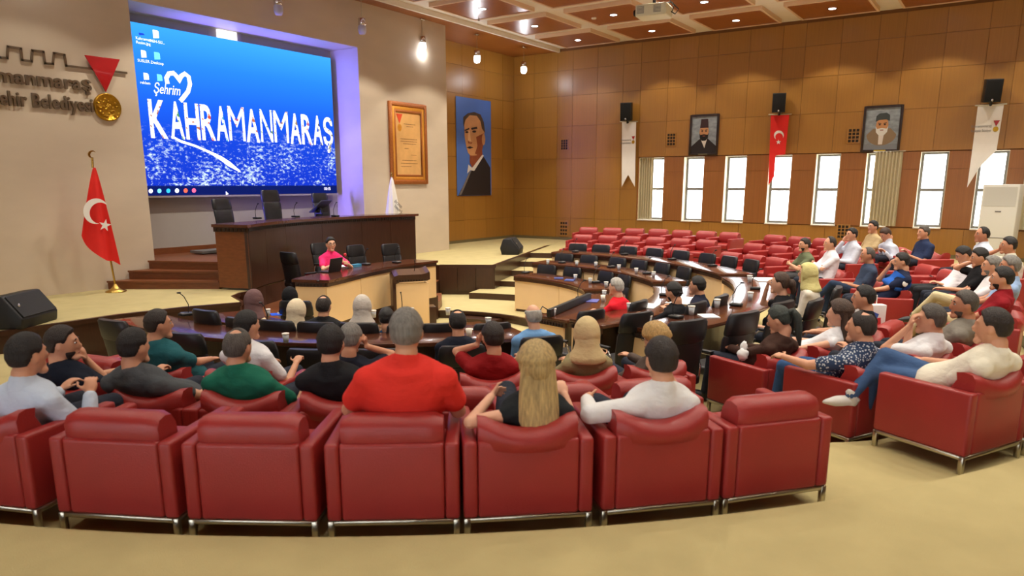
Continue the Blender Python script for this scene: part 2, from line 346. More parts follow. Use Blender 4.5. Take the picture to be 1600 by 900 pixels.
# pendants along the stage wall
for i, px_ in enumerate((10.75, 13.15, 15.57, 17.97, 20.44, 6.0, 3.6, 1.2)):
    on = i >= 2
    t = thing('pendant_lamp', ['unlit pendant lamp above the screen', 'unlit pendant lamp near the corner of the screen recess', 'glowing pendant lamp before the pale stone slab', 'glowing pendant lamp above the tall portrait banner', 'glowing pendant lamp in the veneer corner', 'glowing pendant lamp above the wall lettering', 'second glowing pendant lamp along the stone wall', 'third glowing pendant lamp along the stone wall'][i], 'pendant lamp', (px_, 13.44 if i > 1 else 13.2, ZC), 0)
    m = MB(); m.lathe((0, 0, 0), [(.03, 0), (.07, -.01), (.07, -.03), (.02, -.04)], 14); part(m, 'ceiling_rose', CHROME, t)
    m = MB(); m.tube([(0, 0, -.03), (0, 0, -.45)], .006, 6); part(m, 'cord', STEEL, t)
    m = MB(); m.lathe((0, 0, 0), [(.02, -.42), (.085, -.44), (.09, -.58), (.07, -.6)], 16); part(m, 'socket', CHROME, t)
    m = MB(); m.lathe((0, 0, 0), [(.07, -.58), (.095, -.62), (.095, -.72), (.07, -.78), (.01, -.79)], 16); part(m, 'bulb_shade', LAMP if on else mat('frosted_glass', (190, 190, 205), .4, spec=.6), t)
    if on:
        ld = bpy.data.lights.new('pendant_light', 'POINT'); ld.energy = PEND_W; ld.shadow_soft_size = .1; ld.color = (.92, .95, 1)
        lo = bpy.data.objects.new('pendant_light', ld); COL.objects.link(lo); lo.location = (0, 0, -.86); lo.parent = t
# blue LED wash bars: one on the hidden left jamb, one on the podium floor behind the rostrum
for nm, loc, rot, sx, en in (('jamb', (7.72, 13.9, 2.85), (0, R(-90), 0), 4.2, 46.), ('soffit', (10.8, 13.85, .52), (R(180), 0, 0), 4.0, 46.)):
    t = thing('led_wash_bar', 'blue LED wash bar lighting the recess ' + nm, 'light bar', loc)
    m = MB(); m.box(-.03, .0, -.22, .22, -2.1, 2.1) if nm == 'jamb' else m.box(-2.0, 2.0, -.22, .22, -.05, .0)
    part(m, 'channel', ALU, t)
    ld = bpy.data.lights.new('led_light', 'AREA'); ld.shape = 'RECTANGLE'; ld.energy = en; ld.color = (.16, .14, 1); ld.spread = R(26)
    ld.size = sx; ld.size_y = .42
    lo = bpy.data.objects.new('led_light', ld); COL.objects.link(lo); lo.parent = t
    lo.location = (.01, 0, 0) if nm == 'jamb' else (0, 0, .01)
    lo.rotation_euler = rot

for nm, lab, x, y, pr in (('smoke_detector', 'small round smoke detector on a ceiling coffer near the projector', 928, 28, [(.001, -.035), (.06, -.03), (.07, 0)]), ('sprinkler_head', 'small dark sprinkler head under the ceiling coffer', 748, 27, [(.001, -.09), (.04, -.085), (.012, -.07), (.012, 0)])):
    t = thing(nm, lab, 'detector' if nm[0:2] == 'sm' else 'sprinkler', atz(x, y, ZC + .004)); m = MB(); m.lathe((0, 0, 0), pr, 14); part(m, 'housing', WHITE if nm[0:2] == 'sm' else STEEL, t)
# ================================================================== WALL PIECES
def plate(pts, n, th, mb=None, mi=0):
    """flat plate from 3d outline, thickened by th along n"""
    mb = mb or MB(); n = Vector(n); k = len(pts); pts = [Vector(p) for p in pts]
    nrm = Vector((0, 0, 0))
    for i in range(k): nrm += (pts[i]).cross(pts[(i + 1) % k])
    if nrm.dot(n) < 0: pts = pts[::-1]
    vs = [p for p in pts] + [p + n * th for p in pts]
    return mb.add(vs, [list(range(k, 2 * k)), list(range(k - 1, -1, -1))] + [(i, (i + 1) % k, k + (i + 1) % k, k + i) for i in range(k)], mi)
NY = Vector((0, -1, 0)); NX = Vector((-1, 0, 0))
def circ(cx, cy, rx, ry, n=20, a0=0, a1=360): return [(cx + rx * math.cos(R(a0 + (a1 - a0) * i / n)), cy + ry * math.sin(R(a0 + (a1 - a0) * i / n))) for i in range(n if a1 - a0 == 360 else n + 1)]
def star(cx, cy, r, rot=0, n=5): return [(cx + (r if i % 2 == 0 else r * .39) * math.cos(R(rot + 180. * i / n)), cy + (r if i % 2 == 0 else r * .39) * math.sin(R(rot + 180. * i / n))) for i in range(2 * n)]
def crescent(cx, cy, r, off, r2, rot=0):
    d = off; x = (d * d + r * r - r2 * r2) / (2 * d); a = math.degrees(math.acos(x / r)); b = math.degrees(math.acos((x - d) / r2))
    o = [(r * math.cos(R(t)), r * math.sin(R(t))) for t in [a + (360 - 2 * a) * i / 24 for i in range(25)]]
    o += [(d + r2 * math.cos(R(t)), r2 * math.sin(R(t))) for t in [360 - b - (360 - 2 * b) * i / 24 for i in range(1, 24)]]
    c, s_ = math.cos(R(rot)), math.sin(R(rot)); return [(cx + x_ * c - y_ * s_, cy + x_ * s_ + y_ * c) for x_, y_ in o]
def pY(pts, Y): return [aty(x, y, Y) for x, y in pts]
def pX(pts, X): return [atx(x, y, X) for x, y in pts]
# ---- LED screen
SC = thing('led_screen', 'large LED wall showing a blue desktop with a night city view', 'screen', (8.06, 14.2, 1.64))
SW, SH = 4.98, 3.22
sm = bpy.data.materials.new('screen_image'); sm.use_nodes = True; nt = sm.node_tree; N = nt.nodes; L = nt.links; N.remove(N['Principled BSDF'])
tc = N.new('ShaderNodeTexCoord'); sx = N.new('ShaderNodeSeparateXYZ'); L.new(tc.outputs['Object'], sx.inputs[0])
mr = N.new('ShaderNodeMapRange'); mr.inputs[2].default_value = SH; L.new(sx.outputs[2], mr.inputs[0])
cr = N.new('ShaderNodeValToRGB'); e = cr.color_ramp.elements; e[0].position = 0; e[0].color = s2l((14, 26, 92)); e[1].position = 1; e[1].color = s2l((58, 160, 255))
for p_, c_ in ((.058, (14, 26, 92)), (.06, (20, 50, 190)), (.35, (22, 66, 205)), (.55, (28, 92, 226)), (.8, (40, 128, 246))):
    q = e.new(p_); q.color = s2l(c_)
L.new(mr.outputs[0], cr.inputs[0])
mp = N.new('ShaderNodeMapping'); mp.inputs['Scale'].default_value = (5.5, 1, 10); L.new(tc.outputs['Object'], mp.inputs[0])
nz = N.new('ShaderNodeTexNoise'); nz.inputs['Scale'].default_value = 1.6; nz.inputs['Detail'].default_value = 4; nz.inputs['Roughness'].default_value = .75; L.new(mp.outputs[0], nz.inputs[0])
nl = N.new('ShaderNodeTexNoise'); nl.inputs['Scale'].default_value = 1.3; L.new(tc.outputs['Object'], nl.inputs[0])
ad = N.new('ShaderNodeMath'); ad.operation = 'MULTIPLY_ADD'; ad.inputs[1].default_value = .35; L.new(nl.outputs[0], ad.inputs[0]); L.new(nz.outputs[0], ad.inputs[2])
th = N.new('ShaderNodeMapRange'); th.inputs[1].default_value = .70; th.inputs[2].default_value = .84; L.new(ad.outputs[0], th.inputs[0])
mk = N.new('ShaderNodeValToRGB'); k = mk.color_ramp.elements; k[0].position = .058; k[0].color = (0, 0, 0, 1); k[1].position = .062; k[1].color = (1, 1, 1, 1)
for p_, v_ in ((.3, .85), (.4, .3), (.44, 0)): q = k.new(p_); q.color = (v_, v_, v_, 1)
L.new(mr.outputs[0], mk.inputs[0]); mm = N.new('ShaderNodeMath'); mm.operation = 'MULTIPLY'; L.new(th.outputs[0], mm.inputs[0]); L.new(mk.outputs[0], mm.inputs[1])
mx = N.new('ShaderNodeMix'); mx.data_type = 'RGBA'; L.new(mm.outputs[0], mx.inputs[0]); L.new(cr.outputs[0], mx.inputs[6]); mx.inputs[7].default_value = (.75, .95, 1, 1)
em = N.new('ShaderNodeEmission'); em.inputs[1].default_value = 1.25; L.new(mx.outputs[2], em.inputs[0]); L.new(em.outputs[0], N['Material Output'].inputs[0])
m = MB(); m.box(0, SW, 0, .05, 0, SH); part(m, 'display', sm, SC)
m = MB(); m.box(-.03, SW + .03, .005, .12, -.04, 0); m.box(-.03, SW + .03, .055, .12, 0, SH); part(m, 'housing', RECW, SC)
def emat(name, rgb, st=1.3): return mat(name, rgb, .5, emis=st)
EW = emat('screen_white', (250, 252, 255)); ECY = emat('screen_cyan', (110, 215, 250)); 
LM = bpy.data.materials.new('screen_letters'); LM.use_nodes = True; N = LM.node_tree.nodes; L = LM.node_tree.links; N.remove(N['Principled BSDF'])
tc = N.new('ShaderNodeTexCoord'); vz = N.new('ShaderNodeTexNoise'); vz.inputs['Scale'].default_value = 7; L.new(tc.outputs['Object'], vz.inputs[0])
oi = N.new('ShaderNodeObjectInfo'); cr = N.new('ShaderNodeValToRGB'); e = cr.color_ramp.elements; e[0].color = s2l((30, 150, 190)); e[1].color = s2l((60, 60, 80))
for p_, c_ in ((.3, (210, 50, 40)), (.55, (40, 140, 90)), (.75, (190, 110, 70))): q = e.new(p_); q.color = s2l(c_)
L.new(oi.outputs['Random'], cr.inputs[0]); tr = N.new('ShaderNodeMapRange'); tr.inputs[1].default_value = .56; tr.inputs[2].default_value = .62; L.new(vz.outputs[0], tr.inputs[0])
mx = N.new('ShaderNodeMix'); mx.data_type = 'RGBA'; L.new(tr.outputs[0], mx.inputs[0]); mx.inputs[6].default_value = (1, 1, 1, 1); L.new(cr.outputs[0], mx.inputs[7])
em = N.new('ShaderNodeEmission'); em.inputs[1].default_value = 1.4; L.new(mx.outputs[2], em.inputs[0]); L.new(em.outputs[0], N['Material Output'].inputs[0])
YL = 14.194
def loc_(p): return p - Vector((8.06, 14.2, 1.64))
for ch, a, b in (('K', 233, 261), ('A', 265, 287), ('H', 289, 312), ('R', 314, 336), ('A', 337, 356), ('M', 357, 383), ('A', 384, 405), ('N', 407, 426), ('M', 428, 451), ('A', 453, 470), ('R', 471, 488), ('A', 489, 504), ('Ş', 505, 520)):
    tp = 153 + (a - 235) / 277. * 28; bt = 214 + (a - 235) / 277. * 12
    ym = (tp + bt) / 2; p0 = aty(a, ym, YL); p1 = aty(b, ym, YL); zb = aty(a + 2, bt, YL).z; h = aty(a - 2, tp, YL).z - zb; q = loc_(Vector((p0.x, p0.y, zb)))
    txt(ch, 1., LM, 'screen_letter', SC, onY(q.x, q.y, q.z), .002, bold=(0 if ch in 'MN' else .02), width=(p1.x - p0.x) * .97, height=h * (1.24 if ch == 'Ş' else 1))
q = loc_(aty(241, 145, YL)); txt('Şehrim', 1., EW, 'screen_script', SC, onY(q.x, q.y, q.z), .002, shear=.35, width=.56, height=.26)
def plateon(parent, name, pts, Y, mt, th=.003): 
    m = plate([loc_(p) for p in pY(pts, Y)], NY, th); return part(m, name, mt, parent)
# heart ribbon
hp = [(262, 131), (260, 122), (264, 115), (271, 114), (277, 120), (280, 127), (283, 119), (289, 115), (295, 120), (297, 131), (294, 143), (287, 152), (282, 158)]
m = MB(); m.tube([loc_(p) + Vector((0, -.002, 0)) for p in pY(hp, YL)], .05, 6)
for i, v in enumerate(m.v): m.v[i] = (v[0], max(min(v[1], .0), -.008), v[2])
part(m, 'screen_heart', EW, SC)
ICON = [((243, 53), EW, 9, 13, 'MSH-SU...'), ((221, 53), emat('screen_navy', (20, 60, 190)), 9, 4, 'Kahraman...\nResim.jpg'), ((224, 84), EW, 8, 12, 'SUSLER...'), ((245, 87), ECY, 9, 12, 'Desktop'), ((228, 119), EW, 8, 11, 'reklam'), ((249, 121), ECY, 8, 11, '')]
for (x, y), mt, w, h, s_ in ICON:
    plateon(SC, 'screen_icon', [(x - w / 2, y - h / 2), (x + w / 2 - 2, y - h / 2 + 1), (x + w / 2, y - h / 2 + 3), (x + w / 2 + 1, y + h / 2), (x - w / 2 + 1, y + h / 2)], YL, mt)
    if s_: q = loc_(aty(x - 9, y + h / 2 + 6, YL)); txt(s_, .075, EW, 'icon_caption', SC, onY(q.x, q.y, q.z), .001)
for x, mt in ((235.5, EW), (249, ECY), (263, emat('screen_edge_blue', (40, 170, 220))), (276.5, EW), (290, emat('screen_red', (235, 90, 60))), (303, emat('screen_pink', (240, 90, 120)))):
    y = 298.5 - (x - 235) * .013; plateon(SC, 'taskbar_icon', circ(x, y, 3.2, 3.6, 10), YL, mt)
q = loc_(aty(506, 297, YL)); txt('10:15', .1, EW, 'screen_clock', SC, onY(q.x, q.y, q.z), .001)
plateon(SC, 'mouse_pointer', [(353, 299), (353, 305), (357, 303)], YL, EW)
m = MB(); m.tube([loc_(p) for p in pY([(268, 213), (283, 221), (305, 228), (328, 238), (345, 247), (358, 256), (375, 268)], YL)], [.02, .03, .025, .03, .05, .06, .02], 6)
for i, v in enumerate(m.v): m.v[i] = (v[0], max(min(v[1], .0), -.008), v[2])
part(m, 'screen_road', EW, SC)
# wall-mounted white box above the screen
t = thing('access_panel', 'small white lit panel above the screen top edge', 'panel', (10.32, 14.36, 4.98)); m = MB(); m.box(-.26, .2, -.03, .03, -.12, .09); part(m, 'panel_face', mat('lit_panel', (250, 248, 244), .5, emis=.9), t); m = MB(); m.box(.22, .3, -.03, .03, -.12, .09); part(m, 'panel_edge', RECW, t)
# ---- metal lettering, battlement line and medal on the stone wall
t = thing('wall_lettering', 'brushed metal municipality lettering under a battlement line on stone wall', 'lettering', (0, 0, 0))
for body, size, xr, zb in (('Kahramanmaraş', .30, 6.84, 3.435), ('Büyükşehir Belediyesi', .30, 6.83, 3.09)):
    w = .175 * len(body) if size and body[0] == 'K' else .103 * len(body)
    x = xr - w
    txt(body, size, LETTER, 'metal_letters', t, onY(x, YS - .03, zb), .02, bold=.006, width=w, height=.29 if body[0] == 'K' else .30)
bp = pY([(-60, 85), (0, 90), (11, 91), (12, 73), (32, 76), (34, 94), (49, 96), (50, 79), (67, 81), (70, 99), (82, 100), (84, 83), (100, 86), (103, 103), (197, 114)], YS - .03)
m = MB()
for a, b in zip(bp[:-1], bp[1:]):
    d = (b - a).normalized(); nn = Vector((-d.z, 0, d.x)) * .018; plate([a + nn - d * .015, b + nn + d * .015, b - nn + d * .015, a - nn - d * .015], NY, .02, m)
part(m, 'battlement_line', LETTER, t)
t = thing('medal_emblem', 'red triangular ribbon with a round gold medal on stone wall', 'emblem', (7.08, YS - .004, 3.0))
m = MB(); plate([p - Vector((7.08, YS, 3.0)) for p in pY([(131, 86), (186, 93), (164.5, 144)], YS - .06)], NY, .03, m); part(m, 'ribbon_triangle', ENAMEL, t, .006)
m = MB(); rr = .235
m.loft([[(r * math.cos(2 * math.pi * i / 32), -d, .185 + r * math.sin(2 * math.pi * i / 32)) for i in range(32)] for r, d in ((rr, .0), (rr, .05), (rr * .93, .06), (rr * .9, .05), (.02, .06))]); part(m, 'medal_disc', GOLD, t)
m = MB(); rnd = random.Random(3)
for i in range(40):
    a = rnd.random() * 6.28; r = rnd.random() * .18; m.ell((r * math.cos(a), -.055, .185 + r * math.sin(a)), (.03, .012, .02), seg=8, rg=5)
part(m, 'medal_relief', GOLD, t, kind='stuff')
# ---- flag on brass pole left of the steps
fb = Vector((6.62, 12.95, 0.0)); t = thing('flag_on_pole', 'red crescent flag draped on a brass pole before the stone wall', 'flag', fb)
m = MB(); m.lathe((0, 0, .004), [(.17, 0), (.17, .02), (.09, .05), (.05, .09), (.025, .14)], 18); part(m, 'pole_base', BRASS, t)
m = MB(); m.tube([(0, 0, .1), aty(146, 264, 12.95) - fb], .017, 8); part(m, 'pole', BRASS, t)
YF = 12.9
def L0(p): return p - fb
m = MB(); plate([L0(p) for p in pY(crescent(143, 241, 6, 2.2, 4.8, 20), YF)], NY, .02, m); m.tube([L0(p) for p in pY([(144, 246), (145, 262)], YF)], .02, 8); part(m, 'finial', BRASS, t)
def flagpt(u, v):
    lx = 143 - 18 * v ** .8; ly = 262 + 106 * v; rx = 147 + 39 * v ** .9; ry = 262 + 152 * v
    x = lx + (rx - lx) * u; y = ly + (ry - ly) * u + 14 * v * math.sin(math.pi * min(u * 1.15, 1)) * .9
    p = aty(x, y, YF); p.y += .07 * v * math.sin(u * 9.5) - .05; return p
m = MB(); nu, nv = 28, 24
g = [[L0(flagpt(i / nu, j / nv)) for i in range(nu + 1)] for j in range(nv + 1)]; m.loft(g, caps=False, closed=False); part(m, 'flag_cloth', FLAGR, t)
m = MB(); o_ = crescent(150, 330, 20, 7, 16.5, 25); pts = [L0(aty(x, y, YF - .12)) for x, y in o_]; plate(pts, NY, .004, m); part(m, 'flag_crescent', FLAGW, t)
m = MB(); plate([L0(aty(x, y, YF - .12)) for x, y in star(164, 352, 10, -80)], NY, .004, m); part(m, 'flag_star', FLAGW, t)
# ---- white flag behind the rostrum
fb = aty(614, 335, 12.9); fb.z = .004; t = thing('flag_on_pole', 'white municipal flag furled on a pole behind the rostrum', 'flag', fb)
m = MB(); m.lathe((0, 0, .0), [(.16, 0), (.16, .02), (.05, .08), (.02, .12)], 16); part(m, 'pole_base', BRASS, t)
m = MB(); m.tube([(0, 0, .1), (0, 0, 2.07)], .016, 8); m.ell((0, 0, 2.11), (.025, .025, .05)); part(m, 'pole', BRASS, t)
m = MB(); rings = []
for j in range(15):
    v = j / 14.; r = .02 + .27 * v ** .8
    rings.append([(r * (1 + .14 * math.sin(i * 5 + 3 * v)) * math.cos(2 * math.pi * i / 36), .55 * r * (1 + .2 * math.sin(i * 5 + 3 * v)) * math.sin(2 * math.pi * i / 36), 2.03 - 1.45 * v) for i in range(36)])
m.loft(rings); part(m, 'flag_cloth', FLAGW, t)
for s_, dz, dx in (('ahraman', 1.43, -.1), ('Büyükşehir B', 1.31, -.1)):
    o = txt(s_, .14, INK, 'flag_print', t, Matrix.Translation((dx, -.15, dz)) @ Matrix.Rotation(R(35), 4, 'Y') @ onY(0, 0, 0), .001, width=.3, height=.1)
# ---- gilded certificate frame
t = thing('framed_certificate', 'parchment certificate in an ornate gilded frame on stone wall', 'picture frame', (14.9, YS, 2.9))
FR1 = mat('frame_copper', (172, 100, 42), .4, .3, noise=.3, nscale=60, bump=.5, bscale=60); FR2 = mat('frame_gilt', (226, 156, 56), .35, .3, noise=.1, nscale=30)
PARCH = mat('parchment', (224, 172, 104), .8, noise=.14, nscale=3)
hw, hh = .725, 1.03
def frame(mb, w, h, b, d0, d1):
    for x0, x1, z0, z1 in ((-w, -w + b, -h, h), (w - b, w, -h, h), (-w + b, w - b, -h, -h + b), (-w + b, w - b, h - b, h)): mb.box(x0, x1, -d1, -d0, z0, z1)
m = MB(); frame(m, hw, hh, .10, 0, .06); part(m, 'outer_frame', FR1, t, .012)
m = MB(); frame(m, hw - .1, hh - .1, .09, 0, .045); part(m, 'middle_frame', FR2, t, .01)
m = MB(); frame(m, hw - .19, hh - .19, .05, 0, .05); part(m, 'inner_frame', FR1, t, .008)
m = MB(); m.box(-hw + .24, hw - .24, -.02, 0, -hh + .24, hh - .24); part(m, 'parchment_sheet', PARCH, t)
m = MB(); plate([(-.44, -.021, .74), (-.2, -.021, .74), (-.32, -.021, .5)], NY, .003, m); part(m, 'ribbon_print', mat('ribbon_orange', (222, 80, 40), .6), t)
m = MB(); plate([(-.32 + .08 * math.cos(R(a)), -.021, .4 + .09 * math.sin(R(a))) for a in range(0, 360, 20)], NY, .003, m); part(m, 'seal_print', FR2, t)
m = MB(); rnd = random.Random(5)
for z, a, b in ((.5, -.15, .3), (.44, -.05, .2), (.12, -.3, .34), (.06, -.3, .34), (0, -.2, .3), (-.12, -.15, 0), (-.28, .1, .3), (-.42, -.25, .3), (-.5, -.3, .34), (-.58, -.3, .1)):
    x = a
    while x < b: w = .02 + rnd.random() * .05; m.box(x, min(x + w, b), -.023, -.02, z - .006, z + .006); x += w + .015
part(m, 'certificate_lines', mat('sepia_ink', (120, 84, 50), .8), t, kind='stuff')
# ---- tall portrait banner on the veneer wall
t = thing('portrait_banner', 'tall blue printed banner with a painted man in dark suit', 'banner', (19.45, YW - .02, 3.0))
B0 = Vector((19.45, YW - .02, 3.0)); YP = YW - .03
def bpoly(name, pts, mt, d): m = plate([p - B0 for p in pY(pts, YP - d)], NY, .0012); return part(m, name, mt, t)
m = MB(); m.box(-.92, .93, -.006, 0, -1.5, 1.53); part(m, 'banner_sheet', mat('portrait_blue', (74, 112, 190), .5, noise=.12, nscale=1), t)
SK1 = mat('painted_skin', (196, 140, 92), .6, noise=.15, nscale=3); SKD = mat('painted_skin_shade', (140, 70, 40), .6, noise=.2, nscale=4); SUIT = mat('painted_suit', (36, 26, 26), .7); PH = mat('painted_hair', (70, 52, 34), .6, noise=.3, nscale=6); PWH = mat('painted_white', (222, 214, 206), .6)
bpoly('print_suit', [(716, 305.6), (766.6, 304.6), (766, 262), (760, 252), (754, 242), (746, 251), (737, 265), (729, 283), (720, 297)], SUIT, .002)
bpoly('print_collar', [(730, 271), (732, 257), (737, 262), (752, 241), (756, 243), (741, 267), (735, 266)], PWH, .0035)
bpoly('print_tie', [(733, 269), (737, 266), (730, 283), (721, 304), (717, 305), (724, 290)], mat('painted_tie', (120, 112, 108), .6, noise=.4, nscale=30), .0035)
bpoly('print_neck', [(734, 240), (753, 232), (754, 241), (738, 262), (734, 254)], SKD, .0045)
bpoly('print_face', [(725.5, 196), (726, 184), (732, 177), (744, 177), (753, 186), (757, 206), (756, 222), (753, 236), (744, 243), (735, 243), (731, 238), (728, 226), (725.8, 212)], SK1, .006)
bpoly('print_cheek', [(744, 214), (756, 208), (756, 222), (753, 236), (746, 242), (742, 240), (746, 228)], SKD, .0075)
bpoly('print_hair', [(724.5, 198), (724, 183), (731, 177), (741, 175), (751, 179), (756, 191), (758, 208), (753, 201), (750.5, 189), (745, 181), (734, 180), (727.5, 187)], PH, .0075)
bpoly('print_ear', circ(755.5, 218, 2.6, 9, 14), SK1, .0085)
for nm, pts in (('print_brow', [(726, 203), (733, 199.5), (733.5, 202), (726.5, 205)]), ('print_brow', [(736, 200), (745, 198), (746, 201), (737, 203)]), ('print_eye', circ(729.5, 206.5, 2.6, 1.7, 10)), ('print_eye', circ(741, 205.5, 3.2, 1.8, 10)), ('print_mouth', [(729, 230.5), (734, 228.5), (740, 230.5), (734, 232.5)]), ('print_nose', [(731, 219), (734, 223), (738, 222), (737, 224.5), (731.5, 224)])):
    bpoly(nm, pts, SUIT if nm != 'print_nose' else SKD, .0095)
bpoly('print_nose_light', [(731.5, 204), (734, 204), (736, 221), (731, 220)], mat('painted_light', (222, 176, 130), .6), .0085)
# ---- framed portraits on the window wall
def portrait(tl, br, label, hat, hatc, beard, coat, robe):
    p0 = atx(tl[0], tl[1], XW - .03); p1 = atx(br[0], br[1], XW - .03); w = abs(p0.y - p1.y) / 2; h = abs(p0.z - p1.z) / 2
    c = Vector((XW - .005, (p0.y + p1.y) / 2, (p0.z + p1.z) / 2)); t = thing('framed_portrait', label, 'picture frame', c)
    b = .055
    m = MB()
    for y0, y1, z0, z1 in ((-w, -w + b, -h, h), (w - b, w, -h, h), (-w + b, w - b, -h, -h + b), (-w + b, w - b, h - b, h)): m.box(-.05, 0, y0, y1, z0, z1)
    part(m, 'frame', mat('frame_dark', (44, 28, 26), .4), t, .006)
    m = MB(); m.box(-.018, 0, -w + b, w - b, -h + b, h - b); part(m, 'canvas', mat('canvas_grey', (138, 146, 152), .7, noise=.35, nscale=6, stretch=(1, 1, 2)), t)
    W2, H2 = w - b, h - b
    def lay(name, pts, mt, d): part(plate([(-.018 - d, -x * W2, z * H2) for x, z in pts], NX, .0012), name, mt, t)
    if robe:
        lay('print_coat', circ(0, -.28, .86, .52, 24, 180, 360) + [(.5, .02), (-.5, .02)], coat, .001); lay('print_shirt', [(-.16, -.1), (.16, -.1), (.1, -.75), (-.14, -.75)], PWH, .0025)
        lay('print_lower', [(-1, -1), (1, -1), (1, -.72), (.6, -.72), (0, -.82), (-.6, -.72), (-1, -.72)], mat('canvas_plain', (128, 132, 138), .7), .003)
    else:
        lay('print_coat', [(-1, -1), (1, -1), (.98, -.62), (.55, -.35), (.3, -.2), (-.3, -.2), (-.6, -.38), (-.98, -.62)], coat, .001); lay('print_shirt', [(-.26, -.2), (.26, -.2), (.08, -.72)], PWH, .0025)
    lay('print_face', circ(0, .15, .36, .42, 20), SK1, .004)
    lay('print_beard', [(-.36, .12), (-.28, .0), (0, .04), (.28, .0), (.36, .12), (.32, -.16), (.14, -.32), (-.14, -.32), (-.32, -.16)], beard, .0055)
    lay('print_hat', hat, hatc, .0055)
    for sx in (-1, 1): lay('print_eye', circ(sx * .15, .2, .07, .035, 8), SUIT, .0055); lay('print_brow', [(sx * .06, .27), (sx * .25, .3), (sx * .25, .26), (sx * .06, .24)], SUIT, .0055)
    lay('print_mouth', [(-.1, -.04), (.1, -.04), (.1, -.08), (-.1, -.08)], SKD, .007)
    m = MB(); m.box(-.054, -.05, -.14, .14, -h + .01, -h + .045); part(m, 'name_plate', mat('plate_yellow', (196, 168, 60), .5) if robe else mat('plate_dull', (96, 88, 60), .5), t)
portrait((1079, 180), (1121, 242), 'dark framed painting of a bearded man in a tall maroon hat', [(-.33, .38), (.33, .38), (.27, .86), (-.27, .86)], mat('hat_maroon', (52, 28, 30), .7), mat('beard_black', (26, 20, 18), .8), SUIT, False)
portrait((1351, 166.5), (1405, 236.5), 'dark framed painting of a white-bearded man in a dark cap', [(-.4, .34), (-.38, .62), (-.2, .74), (.2, .76), (.4, .64), (.42, .36), (.2, .44), (-.2, .42)], mat('hat_slate', (60, 66, 66), .7), mat('beard_white', (222, 222, 216), .8), mat('painted_robe', (140, 118, 92), .7), True)
# ---- hanging banners and wall loudspeakers
def banner(pts, label, mt, kind):
    c = atx(pts[0][0], pts[0][1], XW - .12); t = thing('wall_banner', label, 'banner', c)
    q = [atx(x, y, XW - .12) - c for x, y in pts]
    # grid cloth following outline: rows between the side edges
    m = plate(q, NX, .006); part(m, 'banner_cloth', mt, t)
    m = MB(); a = q[0] + Vector((-.01, .06, 0)); b = q[1] + Vector((-.01, -.06, 0)); m.tube([a, b], .018, 8); part(m, 'rod', STEEL, t)
    m = MB(); mid = (q[0] + q[1]) / 2; m.tube([mid, mid + Vector((.11, 0, .05))], .01, 6); part(m, 'hook', STEEL, t)
    return t, c
t, c = banner([(972, 190), (994, 190), (992, 292), (981.5, 273), (971.5, 292)], 'white swallow-tailed banner hanging left of the windows', FLAGW, 0)
def emblem(t, c, mx_, my, s_):
    q = atx(mx_, my, XW - .13) - c
    part(plate([q + Vector((0, .055 * s_, .1 * s_)), q + Vector((0, -.055 * s_, .1 * s_)), q + Vector((0, 0, -.02 * s_))], NX, .003), 'emblem_triangle', ENAMEL, t)
    part(plate([q + Vector((0, .05 * s_ * math.cos(R(a)), -.075 * s_ + .055 * s_ * math.sin(R(a)))) for a in range(0, 360, 24)], NX, .003), 'emblem_disc', GOLD, t)
    for k, s2 in enumerate(('Kahramanmaraş', 'Büyükşehir Belediyesi')):
        txt(s2, .06, GREYINK, 'banner_text', t, onX(q.x - .001, q.y + .44 * s_, q.z - (.03 + .09 * k) * s_), .001, width=.36 * s_, height=.07 * s_)
emblem(t, c, 989.5, 218, 1.0)
t, c = banner([(1204.5, 179), (1233.5, 178.5), (1227, 241), (1212, 243), (1209.5, 276), (1200.5, 290)], 'red crescent banner hanging over the windows with folded tail', FLAGR, 1)
part(plate([atx(x, y, XW - .13) - c for x, y in crescent(1217, 211.5, 7.6, 2.6, 6.1, 80)], NX, .003), 'banner_crescent', FLAGW, t)
part(plate([atx(x, y, XW - .13) - c for x, y in star(1216.3, 222, 4, -90)], NX, .003), 'banner_star', FLAGW, t)
t, c = banner([(1528, 165), (1569, 162.5), (1557, 235), (1530, 262), (1511, 293), (1519, 235)], 'white municipal banner hanging beside the tall white cabinet', FLAGW, 2)
emblem(t, c, 1556.5, 196, 1.15)
for (x0, y0, x1, y1), lab in (((971, 160, 987, 189), 'left of the windows'), ((1207.5, 145, 1227, 176), 'above the red banner'), ((1538, 123, 1563, 160), 'above the white banner by the cabinet')):
    p = atx((x0 + x1) / 2, (y0 + y1) / 2, XW - .25); q = atx(x1, y1, XW - .25); w = abs(atx(x0, y0, XW - .25).y - q.y) / 2 * .92; h = abs(atx(x0, y0, XW - .25).z - q.z) / 2 * .93
    t = thing('wall_loudspeaker', 'black box loudspeaker on bracket ' + lab, 'loudspeaker', p, 0)
    m = MB(); m.box(-.15, .12, -w, w, -h, h); k = part(m, 'cabinet', BLKP, t, .012); k.rotation_euler = (0, R(-8), R(14))
    m = MB(); m.box(-.162, -.15, -w * .9, w * .9, -h * .92, h * .92); g_ = part(m, 'grille', mat('speaker_cloth', (14, 14, 15), .9, bump=.5, bscale=300), t, .004); g_.rotation_euler = k.rotation_euler
    m = MB(); m.ell((-.165, 0, -h * .8), (.006, .025, .03)); g_ = part(m, 'badge', CHROME, t); g_.rotation_euler = k.rotation_euler
    m = MB(); m.tube([(.05, 0, -h * .8), (.08, 0, -h - .06), (.24, 0, -h - .02)], .03, 8); part(m, 'bracket', BLKP, t)
